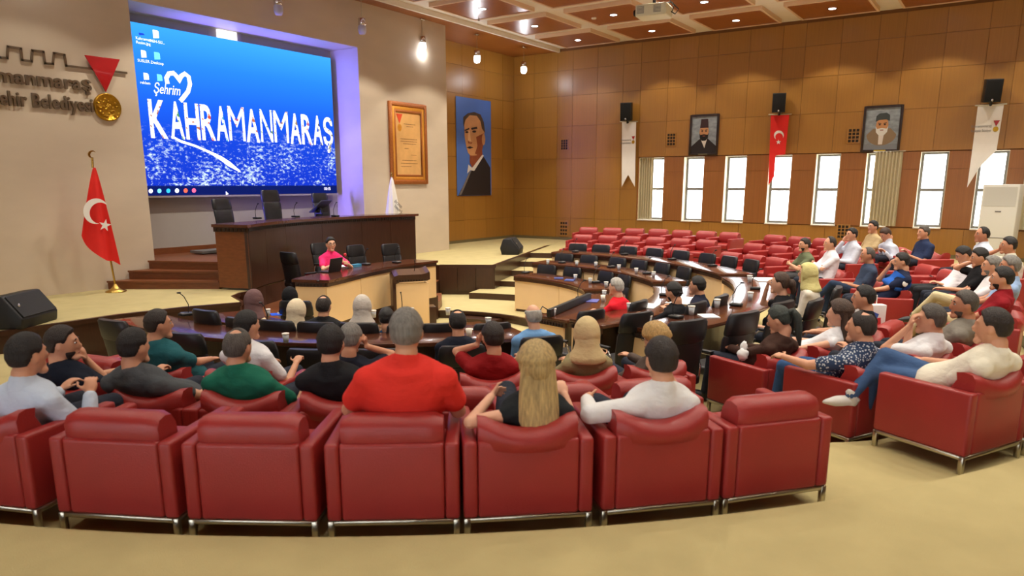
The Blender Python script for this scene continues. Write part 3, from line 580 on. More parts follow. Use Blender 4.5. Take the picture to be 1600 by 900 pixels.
# ---- perforated ventilation grilles
for x, y, w, h in ((882, 226, .16, .18), (1049, 218, .16, .20), (1334, 212, .17, .2), (881, 357, .17, .27), (1317, 362, .17, .2)):
    p = atx(x, y, XW - .006); t = thing('vent_grille', 'square perforated wood vent on the wall ' + {882: 'left of the swallow-tailed banner', 1049: 'left of the maroon-hat portrait', 1334: 'left of the white-bearded portrait', 881: 'low down in the veneer corner', 1317: 'low down behind the seated men'}[x], 'vent', p)
    m = MB(); m.box(-.012, .004, -w, w, -h, h); part(m, 'vent_plate', VENEER, t, .003)
    m = MB()
    for i in range(3):
        for j in range(4): m.box(-.0135, -.011, (i - 1) * w * .55 - .035, (i - 1) * w * .55 + .035, (j - 1.5) * h * .45 - .035, (j - 1.5) * h * .45 + .035)
    part(m, 'vent_holes', GRILLE, t, kind='stuff')
# ---- curtains
def curtain(y0, y1, label, X=XW - .03, z0=.78, z1=2.68, folds=6):
    t = thing('curtain', label, 'curtain', (X, (y0 + y1) / 2, z0)); n = 60; h = (y1 - y0) / 2; rings = []
    for z in (0, z1 - z0): rings.append([(.045 * math.sin(i * folds * 2 * math.pi / n), -h + 2 * h * i / n, z) for i in range(n + 1)] + [(.045 * math.sin(i * folds * 2 * math.pi / n) + .006, -h + 2 * h * i / n, z) for i in range(n, -1, -1)])
    m = MB(); m.loft(rings, caps=False); part(m, 'curtain_cloth', CURT, t)
    m = MB(); m.tube([(0, -h - .05, z1 - z0 + .02), (0, h + .05, z1 - z0 + .02)], .012, 8); part(m, 'curtain_rail', STEEL, t)
curtain(9.5, 9.96, 'ivory curtain gathered at the first window', XW + .08)
curtain(2.55, 3.2, 'ivory curtain half covering the window under the white-bearded portrait', XW - .06, folds=8)
curtain(-1.2, -.1, 'ivory curtain behind the tall white cabinet', XW - .06, folds=10)
# ---- tall white air conditioner
p = atx(1563, 330, 20.9); t = thing('air_conditioner', 'tall white floor-standing air conditioner before the last window', 'air conditioner', (20.9, p.y, 0.0), R(-12))
m = MB(); m.box(-.2, .25, -.37, .37, 0, 1.86); part(m, 'cabinet', ACW, t, .02)
m = MB(); m.box(-.206, -.2, -.33, .33, 1.36, 1.8); part(m, 'air_outlet', mat('ac_outlet', (205, 206, 202), .5), t)
m = MB(); m.box(-.208, -.2, -.06, .06, 1.22, 1.25); part(m, 'display_strip', GREYINK, t)
m = MB(); m.box(-.208, -.2, -.34, .34, .62, .635); part(m, 'panel_gap', GREYINK, t)
# ---- ceiling projector
p = atz(1022, 17, 5.45); t = thing('ceiling_projector', 'white projector hanging from the ceiling coffers with loose cables', 'projector', p, R(8))
m = MB(); m.box(-.27, .27, -.33, .33, -.14, .1); part(m, 'body', mat('projector_white', (226, 226, 196), .45), t, .03)
for y in (-.14, .22):
    m = MB()
    for k in range(6): m.box(-.275, -.268, y - .08, y + .08, -.08 + k * .025, -.07 + k * .025)
    part(m, 'vent_slots', GREYINK, t, kind='stuff')
m = MB(); m.lathe((0, 0, 0), [(.06, 0), (.075, .06), (.06, .09)], 16); k = part(m, 'lens', mat('lens_dark', (40, 24, 24), .1), t); k.location = (-.05, .33, -.02); k.rotation_euler = (R(-90), 0, 0)
m = MB(); m.tube([(0, 0, .08), (0, 0, .62)], .035, 10); m.box(-.12, .12, -.12, .12, .09, .13); part(m, 'mount', BLKP, t)
m = MB(); m.tube([(.05, -.1, .15), (.2, -.32, .18), (.26, -.46, .04), (.2, -.4, -.06), (.1, -.3, 0)], .012, 6); m.tube([(0, 0, .4), (.12, -.22, .3), (.24, -.36, .12), (.2, -.34, .0)], .01, 6); part(m, 'cable', BLKP, t)
# ================================================================== FURNITURE
# ---- red armchair prototype meshes (shared by every copy)
def arm_mesh(s):
    m = MB(); x0, x1 = (.272, .348) if s > 0 else (-.348, -.272); m.box(x0, x1, -.33, .33, .125, .55); return m.mesh('arm', RED, .022, 3)
def cushion_mesh(bow):
    m = MB(); rings = []; n = 13
    for i in range(n):
        u = -1 + 2 * i / (n - 1); x = .266 * u; e = 1 - max(0, abs(u) - .9) / .1 * .16
        zt = .685 - bow * .085 * (1 - u * u) ; yb = -.315 - bow * .05 * (1 - u * u)
        prof = [(-.13, .40), (-.10, .50), (-.12 - bow * .05, zt - .07), (-.16 - bow * .05 * (1 - u * u), zt - .012), (-.22 - bow * .04 * (1 - u * u), zt), (yb + .03, zt - .012), (yb, zt - .06), (yb + .012, .50), (-.24, .40)]
        cy = -.2; cz = .55
        rings.append([(x, cy + (y - cy) * e, cz + (z - cz) * (e if z > cz else 1)) for y, z in prof])
    m.loft(rings); return m.mesh('back_cushion', RED)
AM = {}
AM['arm_r'] = arm_mesh(1); AM['arm_l'] = arm_mesh(-1)
m = MB(); m.box(-.27, .27, -.328, -.225, .125, .548); AM['back'] = m.mesh('back_panel', RED, .02, 3)
m = MB(); m.box(-.27, .27, -.222, .31, .125, .28); AM['base'] = m.mesh('seat_base', RED, .015)
m = MB(); m.box(-.268, .268, -.2, .325, .285, .42); AM['seat'] = m.mesh('seat_cushion', RED, .045, 3)
AM['c0'] = cushion_mesh(0); AM['c1'] = cushion_mesh(1)
m = MB()
for s in (-1, 1):
    m.box(s * .33 - .016, s * .33 + .016, -.315, .315, .098, .125); m.box(-.315, .315, s * .31 - .016, s * .31 + .016, .098, .125)
AM['rail'] = m.mesh('base_rail', STEEL, .004, 1)
m = MB(); m.box(-.016, .016, -.016, .016, 0, .124); AM['leg'] = m.mesh('leg', STEEL, .003, 1)
def armchair(c, rb, a, z, label, group=None, bow=0, dyaw=0, sx=1.):
    p = pol(c, rb - .33, a); p.z = z
    t = thing('armchair', label, 'armchair', p, R(a + 90 + dyaw), group); t.scale = (sx, 1, 1)
    for n_, k in (('arm', 'arm_r'), ('arm', 'arm_l'), ('back_panel', 'back'), ('seat_base', 'base'), ('seat_cushion', 'seat'), ('back_cushion', 'c%d' % bow), ('base_rail', 'rail')): link(n_, AM[k], t)
    for sx in (-1, 1):
        for sy in (-1, 1): link('leg', AM['leg'], t, (sx * .33, sy * .31, 0))
    return t
# ---- black office chair
OM = {}
def slab(w, pts, th, n=8, crown=.03):
    """upholstered slab: pts = spine (y,z) list; width w; bowed across"""
    m = MB(); rings = []
    for k, (y, z, ww) in enumerate(pts):
        e = .82 if k in (0, len(pts) - 1) else 1.
        ring = []
        for i in range(n + 1):
            u = -1 + 2 * i / n; ring.append((ww * u, y + crown * u * u + th * .5 * e * (1 - .55 * u ** 6), z))
        for i in range(n, -1, -1):
            u = -1 + 2 * i / n; ring.append((ww * u, y + crown * u * u - th * .5 * e * (1 - .55 * u ** 6), z))
        rings.append(ring)
    m.loft(rings); return m
OM['back'] = slab(.25, [(-.2, -.02, .2), (-.21, .02, .225), (-.225, .18, .235), (-.25, .34, .24), (-.262, .375, .235)], .075).mesh('backrest', BLK)
OM['head'] = slab(.25, [(-.262, .38, .225), (-.268, .40, .238), (-.285, .50, .238), (-.30, .575, .225), (-.302, .60, .2)], .09).mesh('head_cushion', BLK)
m = MB(); m.box(-.245, .245, -.22, .25, -.06, .03); OM['seat'] = m.mesh('seat', BLK, .035, 3)
m = MB(); m.tube([(0, 0, 0), (0, -.02, .02)], .02); 
def arm_pts(s): return [(s * .25, -.18, -.02), (s * .285, -.16, .1), (s * .29, -.12, .185), (s * .29, .12, .19), (s * .28, .2, .12), (s * .25, .2, -.03)]
for k, s in (('armr', 1), ('arml', -1)): m = MB(); m.tube(arm_pts(s), .013, 8); OM[k] = m.mesh('armrest_frame', CHROME)
for k, s in (('padr', 1), ('padl', -1)): m = MB(); m.box(s * .29 - .026, s * .29 + .026, -.14, .13, .195, .222); OM[k] = m.mesh('armrest_pad', BLK, .01)
m = MB(); m.lathe((0, 0, 0), [(.028, .09), (.028, .28), (.022, .28), (.022, 1.0)], 12); OM['col'] = m.mesh('column', CHROME)
m = MB()
for k in range(5):
    a = R(72 * k + 18); d = Vector((math.cos(a), math.sin(a), 0)); m.cap(d * .03 + Vector((0, 0, .1)), d * .27 + Vector((0, 0, .075)), .024, .016, 8)
    m.lathe(tuple(d * .28), [(.008, .004), (.026, .008), (.028, .045), (.01, .06)], 10)
OM['star'] = m.mesh('star_base', BLKP)
m = MB(); m.tube([(0, -.05, -.07), (0, -.2, -.07), (0, -.25, .02)], .028, 8); OM['spine'] = m.mesh('back_spine', BLKP)
def office(pos, rz, label, group=None, top=.98, w=1., arms=True, hs=1.):
    """top = overall height; the gas lift sets the seat"""
    sh = top - .60 * hs; t = thing('office_chair', label, 'office chair', pos, rz, group)
    for n_, k in (('backrest', 'back'), ('head_cushion', 'head'), ('seat', 'seat'), ('back_spine', 'spine')):
        o = link(n_, OM[k], t, (0, 0, sh)); o.scale = (w, 1, hs if k in ('back', 'head') else 1)
    if arms:
        for k, k2 in (('armr', 'padr'), ('arml', 'padl')): o = link('armrest_frame', OM[k], t, (0, 0, sh)); o.scale = (w, 1, 1); link('armrest_pad', OM[k2], o)
    o = link('column', OM['col'], t); o.scale = (1, 1, (sh - .05))
    link('star_base', OM['star'], t); return t
def office_ring(r, a, z, label, group=None, top=.98, dyaw=0, arms=True):
    p = pol(C1, r, a); p.z = z; return office(p, R(a + 90 + dyaw), label, group, top, arms=arms)
# ---- curved desks
def sector(mb, c, r0, r1, a0, a1, z0, z1, o, mi=0, n=None):
    n = n or max(3, int(abs(a1 - a0) / 3)); rings = []
    for i in range(n + 1):
        a = a0 + (a1 - a0) * i / n; p = pol(c, r0, a); q = pol(c, r1, a)
        rings.append([(p.x - o.x, p.y - o.y, z0), (q.x - o.x, q.y - o.y, z0), (q.x - o.x, q.y - o.y, z1), (p.x - o.x, p.y - o.y, z1)])
    mb.loft(rings, mi, False); return mb
def arc_desk(r, a0, a1, zf, zlow, label, h=.74, depth=.56):
    o = pol(C1, r + .3, (a0 + a1) / 2); o.z = zf; t = thing('curved_desk', label, 'desk', o); oo = Vector((o.x, o.y, 0))
    m = sector(MB(), C1, r - .05, r + depth, a0, a1, h - .045, h, oo); part(m, 'desk_top', DTOP, t, .006)
    m = sector(MB(), C1, r - .035, r + .01, a0 + .3, a1 - .3, h - .11, h - .045, oo); part(m, 'apron', DWOOD, t)
    n = max(2, int(round(abs(a1 - a0) * R(1) * r / 1.15))); st = (a1 - a0) / n
    for i in range(n): m = sector(MB(), C1, r, r + .025, a0 + st * i + .12, a0 + st * (i + 1) - .12, zlow - zf + .05, h - .11, oo); part(m, 'front_panel', CREAM, t)
    m = sector(MB(), C1, r + .012, r + .03, a0 + .3, a1 - .3, zlow - zf, h - .11, oo); part(m, 'backing_board', DWOOD, t)
    for a, s in ((a0, 1), (a1, -1)):
        da = s * .025 / r / R(1)
        m = sector(MB(), C1, r, r + depth - .06, a, a + da, 0, h - .11, oo, n=1); part(m, 'end_panel', CREAM, t)
        m = sector(MB(), C1, r - .035, r + depth - .02, a - da * .4, a + da, h - .11, h - .045, oo, n=1)
        part(m, 'end_apron', DWOOD, t)
        m = MB(); k = 9
        for q in range(k): rr = r + (depth - .06) * (q + .3) / k; sector(m, C1, rr, rr + .028, a - da * 1.0, a - da * .3, h - .102, h - .062, oo, n=1)
        part(m, 'dentils', GRILLE, t, kind='stuff')
    return t
arc_desk(2.98, -48, -.5, T5, T5, 'innermost curved desk of the empty block near the windows')
arc_desk(4.18, -50.5, 4, T4, T5, 'middle curved desk of the empty block near the windows')
arc_desk(5.35, -51.5, 5.5, T3, T4, 'outer curved desk of the empty block near the windows')
arc_desk(2.98, -103.5, -58, T5, T5, 'innermost curved desk where the grey-haired man in red sits')
arc_desk(4.05, -109.5, -59, T4, T5, 'middle curved desk where two men in dark jackets sit')
arc_desk(5.25, -112, -56, T3, T4, 'outer curved desk with the glossy top beside the armchairs')
arc_desk(2.98, -198, -121.5, T5, T5, 'innermost curved desk facing the screen, with tablets on it')
arc_desk(4.18, -192, -122.5, T4, T5, 'outer curved desk facing the screen, purple with reflections')
# ---- rostrum on the stage
o = Vector((10.6, 12.2, 0)); t = thing('rostrum', 'tall curved dark wood rostrum on the stage with dentil trim', 'rostrum', o)
def smooth(pts, n):
    out = []; P = [Vector(p) for p in pts]
    for i in range(len(P) - 1):
        p0 = P[max(i - 1, 0)]; p1 = P[i]; p2 = P[i + 1]; p3 = P[min(i + 2, len(P) - 1)]
        for k in range(n):
            u = k / n; out.append(.5 * ((2 * p1) + (p2 - p0) * u + (2 * p0 - 5 * p1 + 4 * p2 - p3) * u * u + (3 * p1 - p0 - 3 * p2 + p3) * u ** 3))
    return out + [P[-1]]
def ribbon(mb, path, off0, off1, z0, z1, o, mi=0):
    rings = []
    for i, p in enumerate(path):
        d = (path[min(i + 1, len(path) - 1)] - path[max(i - 1, 0)]).normalized(); nn = Vector((d.y, -d.x))
        a = p + nn * off0; b = p + nn * off1
        rings.append([(a.x - o.x, a.y - o.y, z0), (b.x - o.x, b.y - o.y, z0), (b.x - o.x, b.y - o.y, z1), (a.x - o.x, a.y - o.y, z1)])
    mb.loft(rings, mi, False); return mb
path = smooth([(x, y + .0) for x, y in ROST], 6)
RH = 1.17
ribbon_back = [Vector((7.83, 11.7))] 
m = ribbon(MB(), path, -.02, -.06, .0, RH - .12, o); part(m, 'carcass', DWOOD, t)
seg = [0, 7, 14, 24, 34, 41, 48]
for a, b in zip(seg[:-1], seg[1:]):
    sub = path[a:b + 1]; sub = [sub[0].lerp(sub[1], .03)] + sub[1:-1] + [sub[-1].lerp(sub[-2], .03)]
    m = ribbon(MB(), sub, .02, -.02, .03, RH - .13, o); part(m, 'front_panel', DWOOD, t)
m = MB(); m.prism([(7.83 - o.x, 11.7 - o.y), (8.05 - o.x, 11.08 - o.y), (8.09 - o.x, 11.1 - o.y), (7.88 - o.x, 11.72 - o.y)], .04, RH - .13); part(m, 'side_panel', STEPW, t)
m = MB(); m.prism([(13.25 - o.x, 11.82 - o.y), (13.3 - o.x, 11.84 - o.y), (13.36 - o.x, 12.5 - o.y), (13.3 - o.x, 12.5 - o.y)], .0, RH - .13); part(m, 'side_panel', DWOOD, t)
top_in = [Vector((7.78, 11.72)), Vector((8.3, 12.0))] + [p + Vector((0, .55)) for p in path[8:-3]] + [Vector((13.42, 12.45))]
outer = [p + Vector((0, -.07)) for p in path]; outer[0] = Vector((8.0, 11.0)); outer.append(Vector((13.38, 11.8)))
m = MB(); m.prism([(p.x - o.x, p.y - o.y) for p in outer + top_in[::-1]], RH - .05, RH); part(m, 'rostrum_top', DTOP, t)
m = ribbon(MB(), [p + Vector((0, -.03)) for p in path], .0, -.05, RH - .13, RH - .05, o); part(m, 'frieze', DWOOD, t)
m = MB(); m.prism([(7.80 - o.x, 11.7 - o.y), (8.03 - o.x, 11.03 - o.y), (8.09 - o.x, 11.1 - o.y), (7.88 - o.x, 11.72 - o.y)], RH - .13, RH - .05); part(m, 'side_frieze', DWOOD, t)
m = MB(); n_ = 90
for k in range(n_):
    i = k / n_ * (len(path) - 1); j = int(i); p = path[j].lerp(path[j + 1], i - j) + Vector((0, -.04)); d = (path[j + 1] - path[j]).normalized(); nn = Vector((d.y, -d.x))
    q = [p - d * .016, p + d * .016, p + d * .016 + nn * .016, p - d * .016 + nn * .016]; m.prism([(v.x - o.x, v.y - o.y) for v in q], RH - .12, RH - .07)
for k in range(8):
    p = Vector((7.80, 11.68)).lerp(Vector((8.02, 11.05)), (k + .5) / 8); d = Vector((.33, -.94)); nn = Vector((d.y, -d.x)); q = [p - d * .02, p + d * .02, p + d * .02 + nn * .016, p - d * .02 + nn * .016]
    m.prism([(v.x - o.x, v.y - o.y) for v in q], RH - .12, RH - .07)
part(m, 'dentils', GRILLE, t, kind='stuff')
# ---- speakers' desk
o = Vector((9.5, 9.8, -.35)); t = thing('speakers_desk', 'cream fronted curved speakers desk with dark wood top', 'desk', o); oo = Vector((9.5, 9.8))
fp = smooth([(7.87, 8.93), (8.44, 9.1), (9.35, 9.40), (10.16, 9.53), (11.22, 9.48)], 7); bp_ = [p + Vector((-.12, .62)) for p in fp]; bp_[0] = Vector((7.62, 9.45))
H_ = .72
m = MB(); m.prism([(p.x - oo.x, p.y - oo.y) for p in [q + Vector((.02, -.05)) for q in fp] + bp_[::-1]], H_ - .045, H_); part(m, 'desk_top', DTOP, t)
m = ribbon(MB(), [p + Vector((0, -.0)) for p in fp], .03, -.02, H_ - .11, H_ - .045, oo); part(m, 'apron', DWOOD, t)
for a, b in ((0, 11), (11, 20), (20, 28)):
    sub = fp[a:b + 1]; sub = [sub[0].lerp(sub[1], .04)] + sub[1:-1] + [sub[-1].lerp(sub[-2], .04)]
    m = ribbon(MB(), sub, .01, -.02, -.02 - (.0), H_ - .11, oo); part(m, 'front_panel', CREAM, t)
m = ribbon(MB(), fp, -.02, -.04, -.34, H_ - .11, oo); part(m, 'backing_board', DWOOD, t)
for a, b, mt in ((Vector((7.66, 9.4)), Vector((7.87, 8.95)), CREAM), (Vector((11.22, 9.5)), Vector((11.12, 10.08)), CREAM)):
    d = (b - a).normalized(); nn = Vector((d.y, -d.x)) * .02; m = MB(); m.prism([(v.x - oo.x, v.y - oo.y) for v in (a - nn, b - nn, b + nn, a + nn)], 0, H_ - .11); part(m, 'end_panel', mt, t)
    m = MB(); nn2 = nn * 1.5; m.prism([(v.x - oo.x, v.y - oo.y) for v in (a - nn2, b - nn2, b + nn2, a + nn2)], H_ - .11, H_ - .045); part(m, 'end_apron', DWOOD, t)
m = MB(); a, b = Vector((7.66, 9.38)), Vector((7.86, 8.97)); d = (b - a).normalized(); nn = Vector((d.y, -d.x)); 
for k in range(8):
    p = a.lerp(b, (k + .5) / 8) + nn * .025; q = [p - d * .014, p + d * .014, p + d * .014 + nn * .014, p - d * .014 + nn * .014]; m.prism([(v.x - oo.x, v.y - oo.y) for v in q], H_ - .1, H_ - .06)
part(m, 'dentils', GRILLE, t, kind='stuff')
# ---- lectern
lp = Vector((9.95, 9.04, T5)); t = thing('lectern', 'lectern with cream front and curved dark wood frame', 'lectern', lp, R(-40))
m = MB(); m.box(-.27, .30, -.17, -.13, 0.02, .80); part(m, 'front_panel', CREAM, t, .004)
m = MB(); m.box(-.33, -.27, -.2, .22, 0, .84); part(m, 'side_post', DWOOD, t, .015)
m = MB(); m.box(.30, .33, -.16, .2, 0, .78); part(m, 'side_panel', CREAM, t, .004)
m = MB(); pts = [(-.335, .70), (-.335, .86), (-.30, .925), (-.22, .95), (.2, .955), (.28, .97), (.34, 1.0), (.35, .97), (.35, .86), (.30, .835), (-.2, .82), (-.27, .79), (-.275, .70)]
vs = [(x, y, z + (.0 if y < 0 else .06)) for y in (-.2, .24) for x, z in pts]; k = len(pts)
m.add(vs, [list(range(k - 1, -1, -1)), list(range(k, 2 * k))] + [((i + 1) % k, i, k + i, k + (i + 1) % k) for i in range(k)][::1]); part(m, 'curved_top', DWOOD, t)
m = MB()
for i in range(11): m.box(-.26 + i * .05, -.235 + i * .05, -.212, -.198, .835, .862)
part(m, 'dentils', GRILLE, t, kind='stuff')
m = MB(); m.tube([(.1, .05, .99), (.12, .03, 1.1), (.1, -.02, 1.18)], .006, 6); m.ell((.1, -.03, 1.19), (.012, .02, .012)); part(m, 'microphone', BLKP, t)
m = MB(); m.box(.335, .47, -.1, .2, 0, .33); part(m, 'side_box', DWOOD, t, .006)
# ---- stage monitor loudspeakers
def monitor(p, rz, label, s=1.):
    t = thing('stage_monitor', label, 'loudspeaker', p, rz); t.scale = (s, s, s)
    pr = [(-.2, 0), (.2, 0), (.22, .12), (.02, .38), (-.17, .36), (-.24, .15)]
    m = MB(); k = len(pr); vs = [(x, y, z) for x in (-.34, .34) for y, z in pr]
    m.add(vs, [list(range(k)), list(range(2 * k - 1, k - 1, -1))] + [(i, k + i, k + (i + 1) % k, (i + 1) % k) for i in range(k)]); part(m, 'cabinet', BLKP, t, .02)
    m = MB(); a = Vector((0, .215, .135)); b = Vector((0, .035, .365)); nn = Vector((0, .79, .61)) * .012
    m.add([(-.31, a.y, a.z) , (.31, a.y, a.z), (.31, b.y, b.z), (-.31, b.y, b.z), (-.31, a.y + nn.y, a.z + nn.z), (.31, a.y + nn.y, a.z + nn.z), (.31, b.y + nn.y, b.z + nn.z), (-.31, b.y + nn.y, b.z + nn.z)], [(0, 1, 2, 3), (7, 6, 5, 4), (0, 4, 5, 1), (1, 5, 6, 2), (2, 6, 7, 3), (3, 7, 4, 0)])
    part(m, 'grille', mat('speaker_mesh', (30, 29, 28), .7, bump=.4, bscale=300), t)
    m = MB(); m.ell((.25, .145, .265), (.02, .012, .02)); part(m, 'badge', CHROME, t)
monitor(atz(42, 508, .004) + Vector((0, .1, 0)), R(215), 'black wedge stage monitor at the left stage edge', 1.15)
monitor(atz(798, 397, .004) + Vector((.15, .05, 0)), R(205), 'black wedge stage monitor on the carpet by the portrait banner', 1.15)
# ================================================================== PEOPLE
PENDING = []; RES = []
def cloth(name, rgb): return mat('cloth_' + name, rgb, .85, noise=.05, nscale=5, bump=.5, bscale=14, stretch=(1, 1, 1.6), spec=.2)
PAT = bpy.data.materials.new('cloth_patterned'); PAT.use_nodes = True; _N = PAT.node_tree.nodes; _L = PAT.node_tree.links
_tc = _N.new('ShaderNodeTexCoord'); _v = _N.new('ShaderNodeTexVoronoi'); _v.inputs['Scale'].default_value = 52; _L.new(_tc.outputs['Object'], _v.inputs[0])
_c = _N.new('ShaderNodeValToRGB'); _c.color_ramp.interpolation = 'CONSTANT'; _c.color_ramp.elements[0].color = s2l((200, 205, 210)); _c.color_ramp.elements[1].position = .36; _c.color_ramp.elements[1].color = s2l((38, 58, 92))
_L.new(_v.outputs['Distance'], _c.inputs[0]); _L.new(_c.outputs[0], _N['Principled BSDF'].inputs['Base Color']); _N['Principled BSDF'].inputs['Roughness'].default_value = .85
def skinm(k): return mat('skin_%d' % k, [(224, 172, 142), (212, 156, 124), (194, 136, 104)][k], .5, noise=.06, nscale=12, spec=.35)
def hairm(n): return mat('hair_' + n, dict(black=(26, 22, 21), dark=(42, 33, 28), brown=(66, 44, 30), grey=(128, 124, 118), silver=(176, 172, 164), pepper=(84, 78, 72), green=(44, 52, 46), blonde=(190, 160, 108), curlyblonde=(178, 142, 84))[n], .55, noise=.35, nscale=14, stretch=(5, 5, .6), bump=.6, bscale=40)
BLOND = mat('hair_ombre', (186, 158, 104), .5, noise=.42, nscale=9, stretch=(9, 9, .35), bump=.5, bscale=40)
HR = (.078, .1, .122)
def headshape(p):
    x, y, z = p
    if z < 0:
        t = -z / HR[2]; x *= 1 - .26 * t * t
        y *= (1 - .36 * t) if y < 0 else (1 - .07 * t)
    else:
        x *= 1 + .03 * (z / HR[2])
    return Vector((x, y, z))
def sst(x): x = min(max(x, 0), 1); return x * x * (3 - 2 * x)
def hairline(dy, lo=0.):
    pts = [(-1.01, -.52), (-.5, -.46), (-.3, -.22), (-.1, .06), (.12, .1), (.28, .04), (.42, .26), (.56, .52), (.78, .62), (1.01, .64)]
    for (a, b), (c, d) in zip(pts[:-1], pts[1:]):
        if dy <= c: return b + (d - b) * (dy - a) / (c - a) + lo
    return pts[-1][1]
def hair_cap(mb, M, kind, th=.014):
    seg, rg = 56, 40; vs = []; rnd = random.Random(len(PENDING))
    for j in range(rg + 1):
        t = math.pi * j / rg
        for i in range(seg):
            a = 2 * math.pi * i / seg; d = Vector((math.sin(t) * math.cos(a), math.sin(t) * math.sin(a), math.cos(t)))
            p = headshape(Vector((d.x * HR[0], d.y * HR[1], d.z * HR[2])))
            if kind == 'hijab': mk = 1 - sst((d.y - .42 - .25 * max(0, d.z - .3)) / .12) * sst((.72 - d.z) / .14)
            elif kind == 'beard': mk = sst((d.y - .08) / .3) * sst((-.26 - d.z) / .24)
            else:
                mk = sst((d.z - hairline(d.y) + .05) / .24)
                if kind == 'bald': mk *= 1 - sst((d.z - .42 + .12 * d.y) / .18)
                if kind == 'thin': mk *= 1 - .95 * sst((d.z - .80) / .1) * sst((.35 - abs(d.y + .3)) / .1)
                if kind == 'receding': mk *= 1 - sst((d.y - .3) / .2) * sst((d.z - .3) / .2)
            tt = th * (1 + (.16 * rnd.random() if kind not in ('hijab', 'beard') else 0)) * (1.5 if d.z > .3 and kind in ('short', 'long', 'pony') else 1)
            off = -.014 + (tt + .014) * mk
            vs.append(M @ (p + d * off))
    fs = [(j * seg + i, (j + 1) * seg + i, (j + 1) * seg + (i + 1) % seg, j * seg + (i + 1) % seg) for j in range(rg) for i in range(seg)]
    mb.add(vs, fs, 0, True)
def ik(A, B, l1, l2, pole):
    d = B - A; D = d.length
    if D > l1 + l2 - .005: B = A + d * ((l1 + l2 - .005) / D); d = B - A; D = d.length
    D = max(D, .12); u = d.normalized(); x = (l1 * l1 - l2 * l2 + D * D) / (2 * D); h = math.sqrt(max(l1 * l1 - x * x, 1e-6))
    pv = pole - u * pole.dot(u); pv = pv.normalized() if pv.length > 1e-4 else Vector((0, 0, -1))
    return A + u * x + pv * h, B
def hand(mb, wrist, d, nrm, s, curl=.5):
    d = d.normalized(); nrm = (nrm - d * nrm.dot(d)).normalized(); side = d.cross(nrm) * s
    M = Matrix((side, d, nrm)).transposed()
    mb.ell(wrist + d * .05, (.041, .052, .017), M, 12, 8)
    for k, (o, L_) in enumerate(((-.031, .062), (-.011, .074), (.01, .07), (.03, .056))):
        p0 = wrist + d * .085 + side * o; p1 = p0 + (d * math.cos(curl) - nrm * math.sin(curl)) * L_ * .55; p2 = p1 + (d * math.cos(curl * 2.3) - nrm * math.sin(curl * 2.3)) * L_ * .5
        mb.cap(p0, p1, .0095, .0085, 7); mb.cap(p1, p2, .0085, .007, 7)
    p0 = wrist + d * .03 - side * .034; p1 = p0 + (d * .6 - side * .75).normalized() * .042; mb.cap(p0, p1, .012, .010, 7); mb.cap(p1, p1 + (d * .9 - side * .2 - nrm * .3).normalized() * .034, .010, .008, 7)
def torso_rings(hip, sb, lat, b, inf, upto=1.0, belly=0.):
    up = (sb - hip); L_ = up.length; up.normalize(); fw = up.cross(lat) * -1
    if fw.y < 0: fw = -fw
    mid_back = -.035
    prof = [(-.22, .10, .09), (-.16, .155, .12), (.0, .175, .13), (.2, .165, .125), (.42, .158, .12 + belly), (.62, .172, .122), (.8, .185, .115), (.9, .188, .108), (.98, .172, .095), (1.04, .135, .085), (1.10, .098, .076), (1.17, .072, .068)]
    rings = []; n = 20
    for t, hw, hd in prof:
        if t > upto: break
        c = hip + up * (L_ * t) + fw * (mid_back * math.sin(math.pi * min(max(t, 0), 1)))
        rings.append([c + lat * ((hw * b + inf) * math.cos(2 * math.pi * i / n)) + fw * ((hd * (b * .5 + .5) + inf) * math.sin(2 * math.pi * i / n) * (1.0)) for i in range(n)])
    return rings
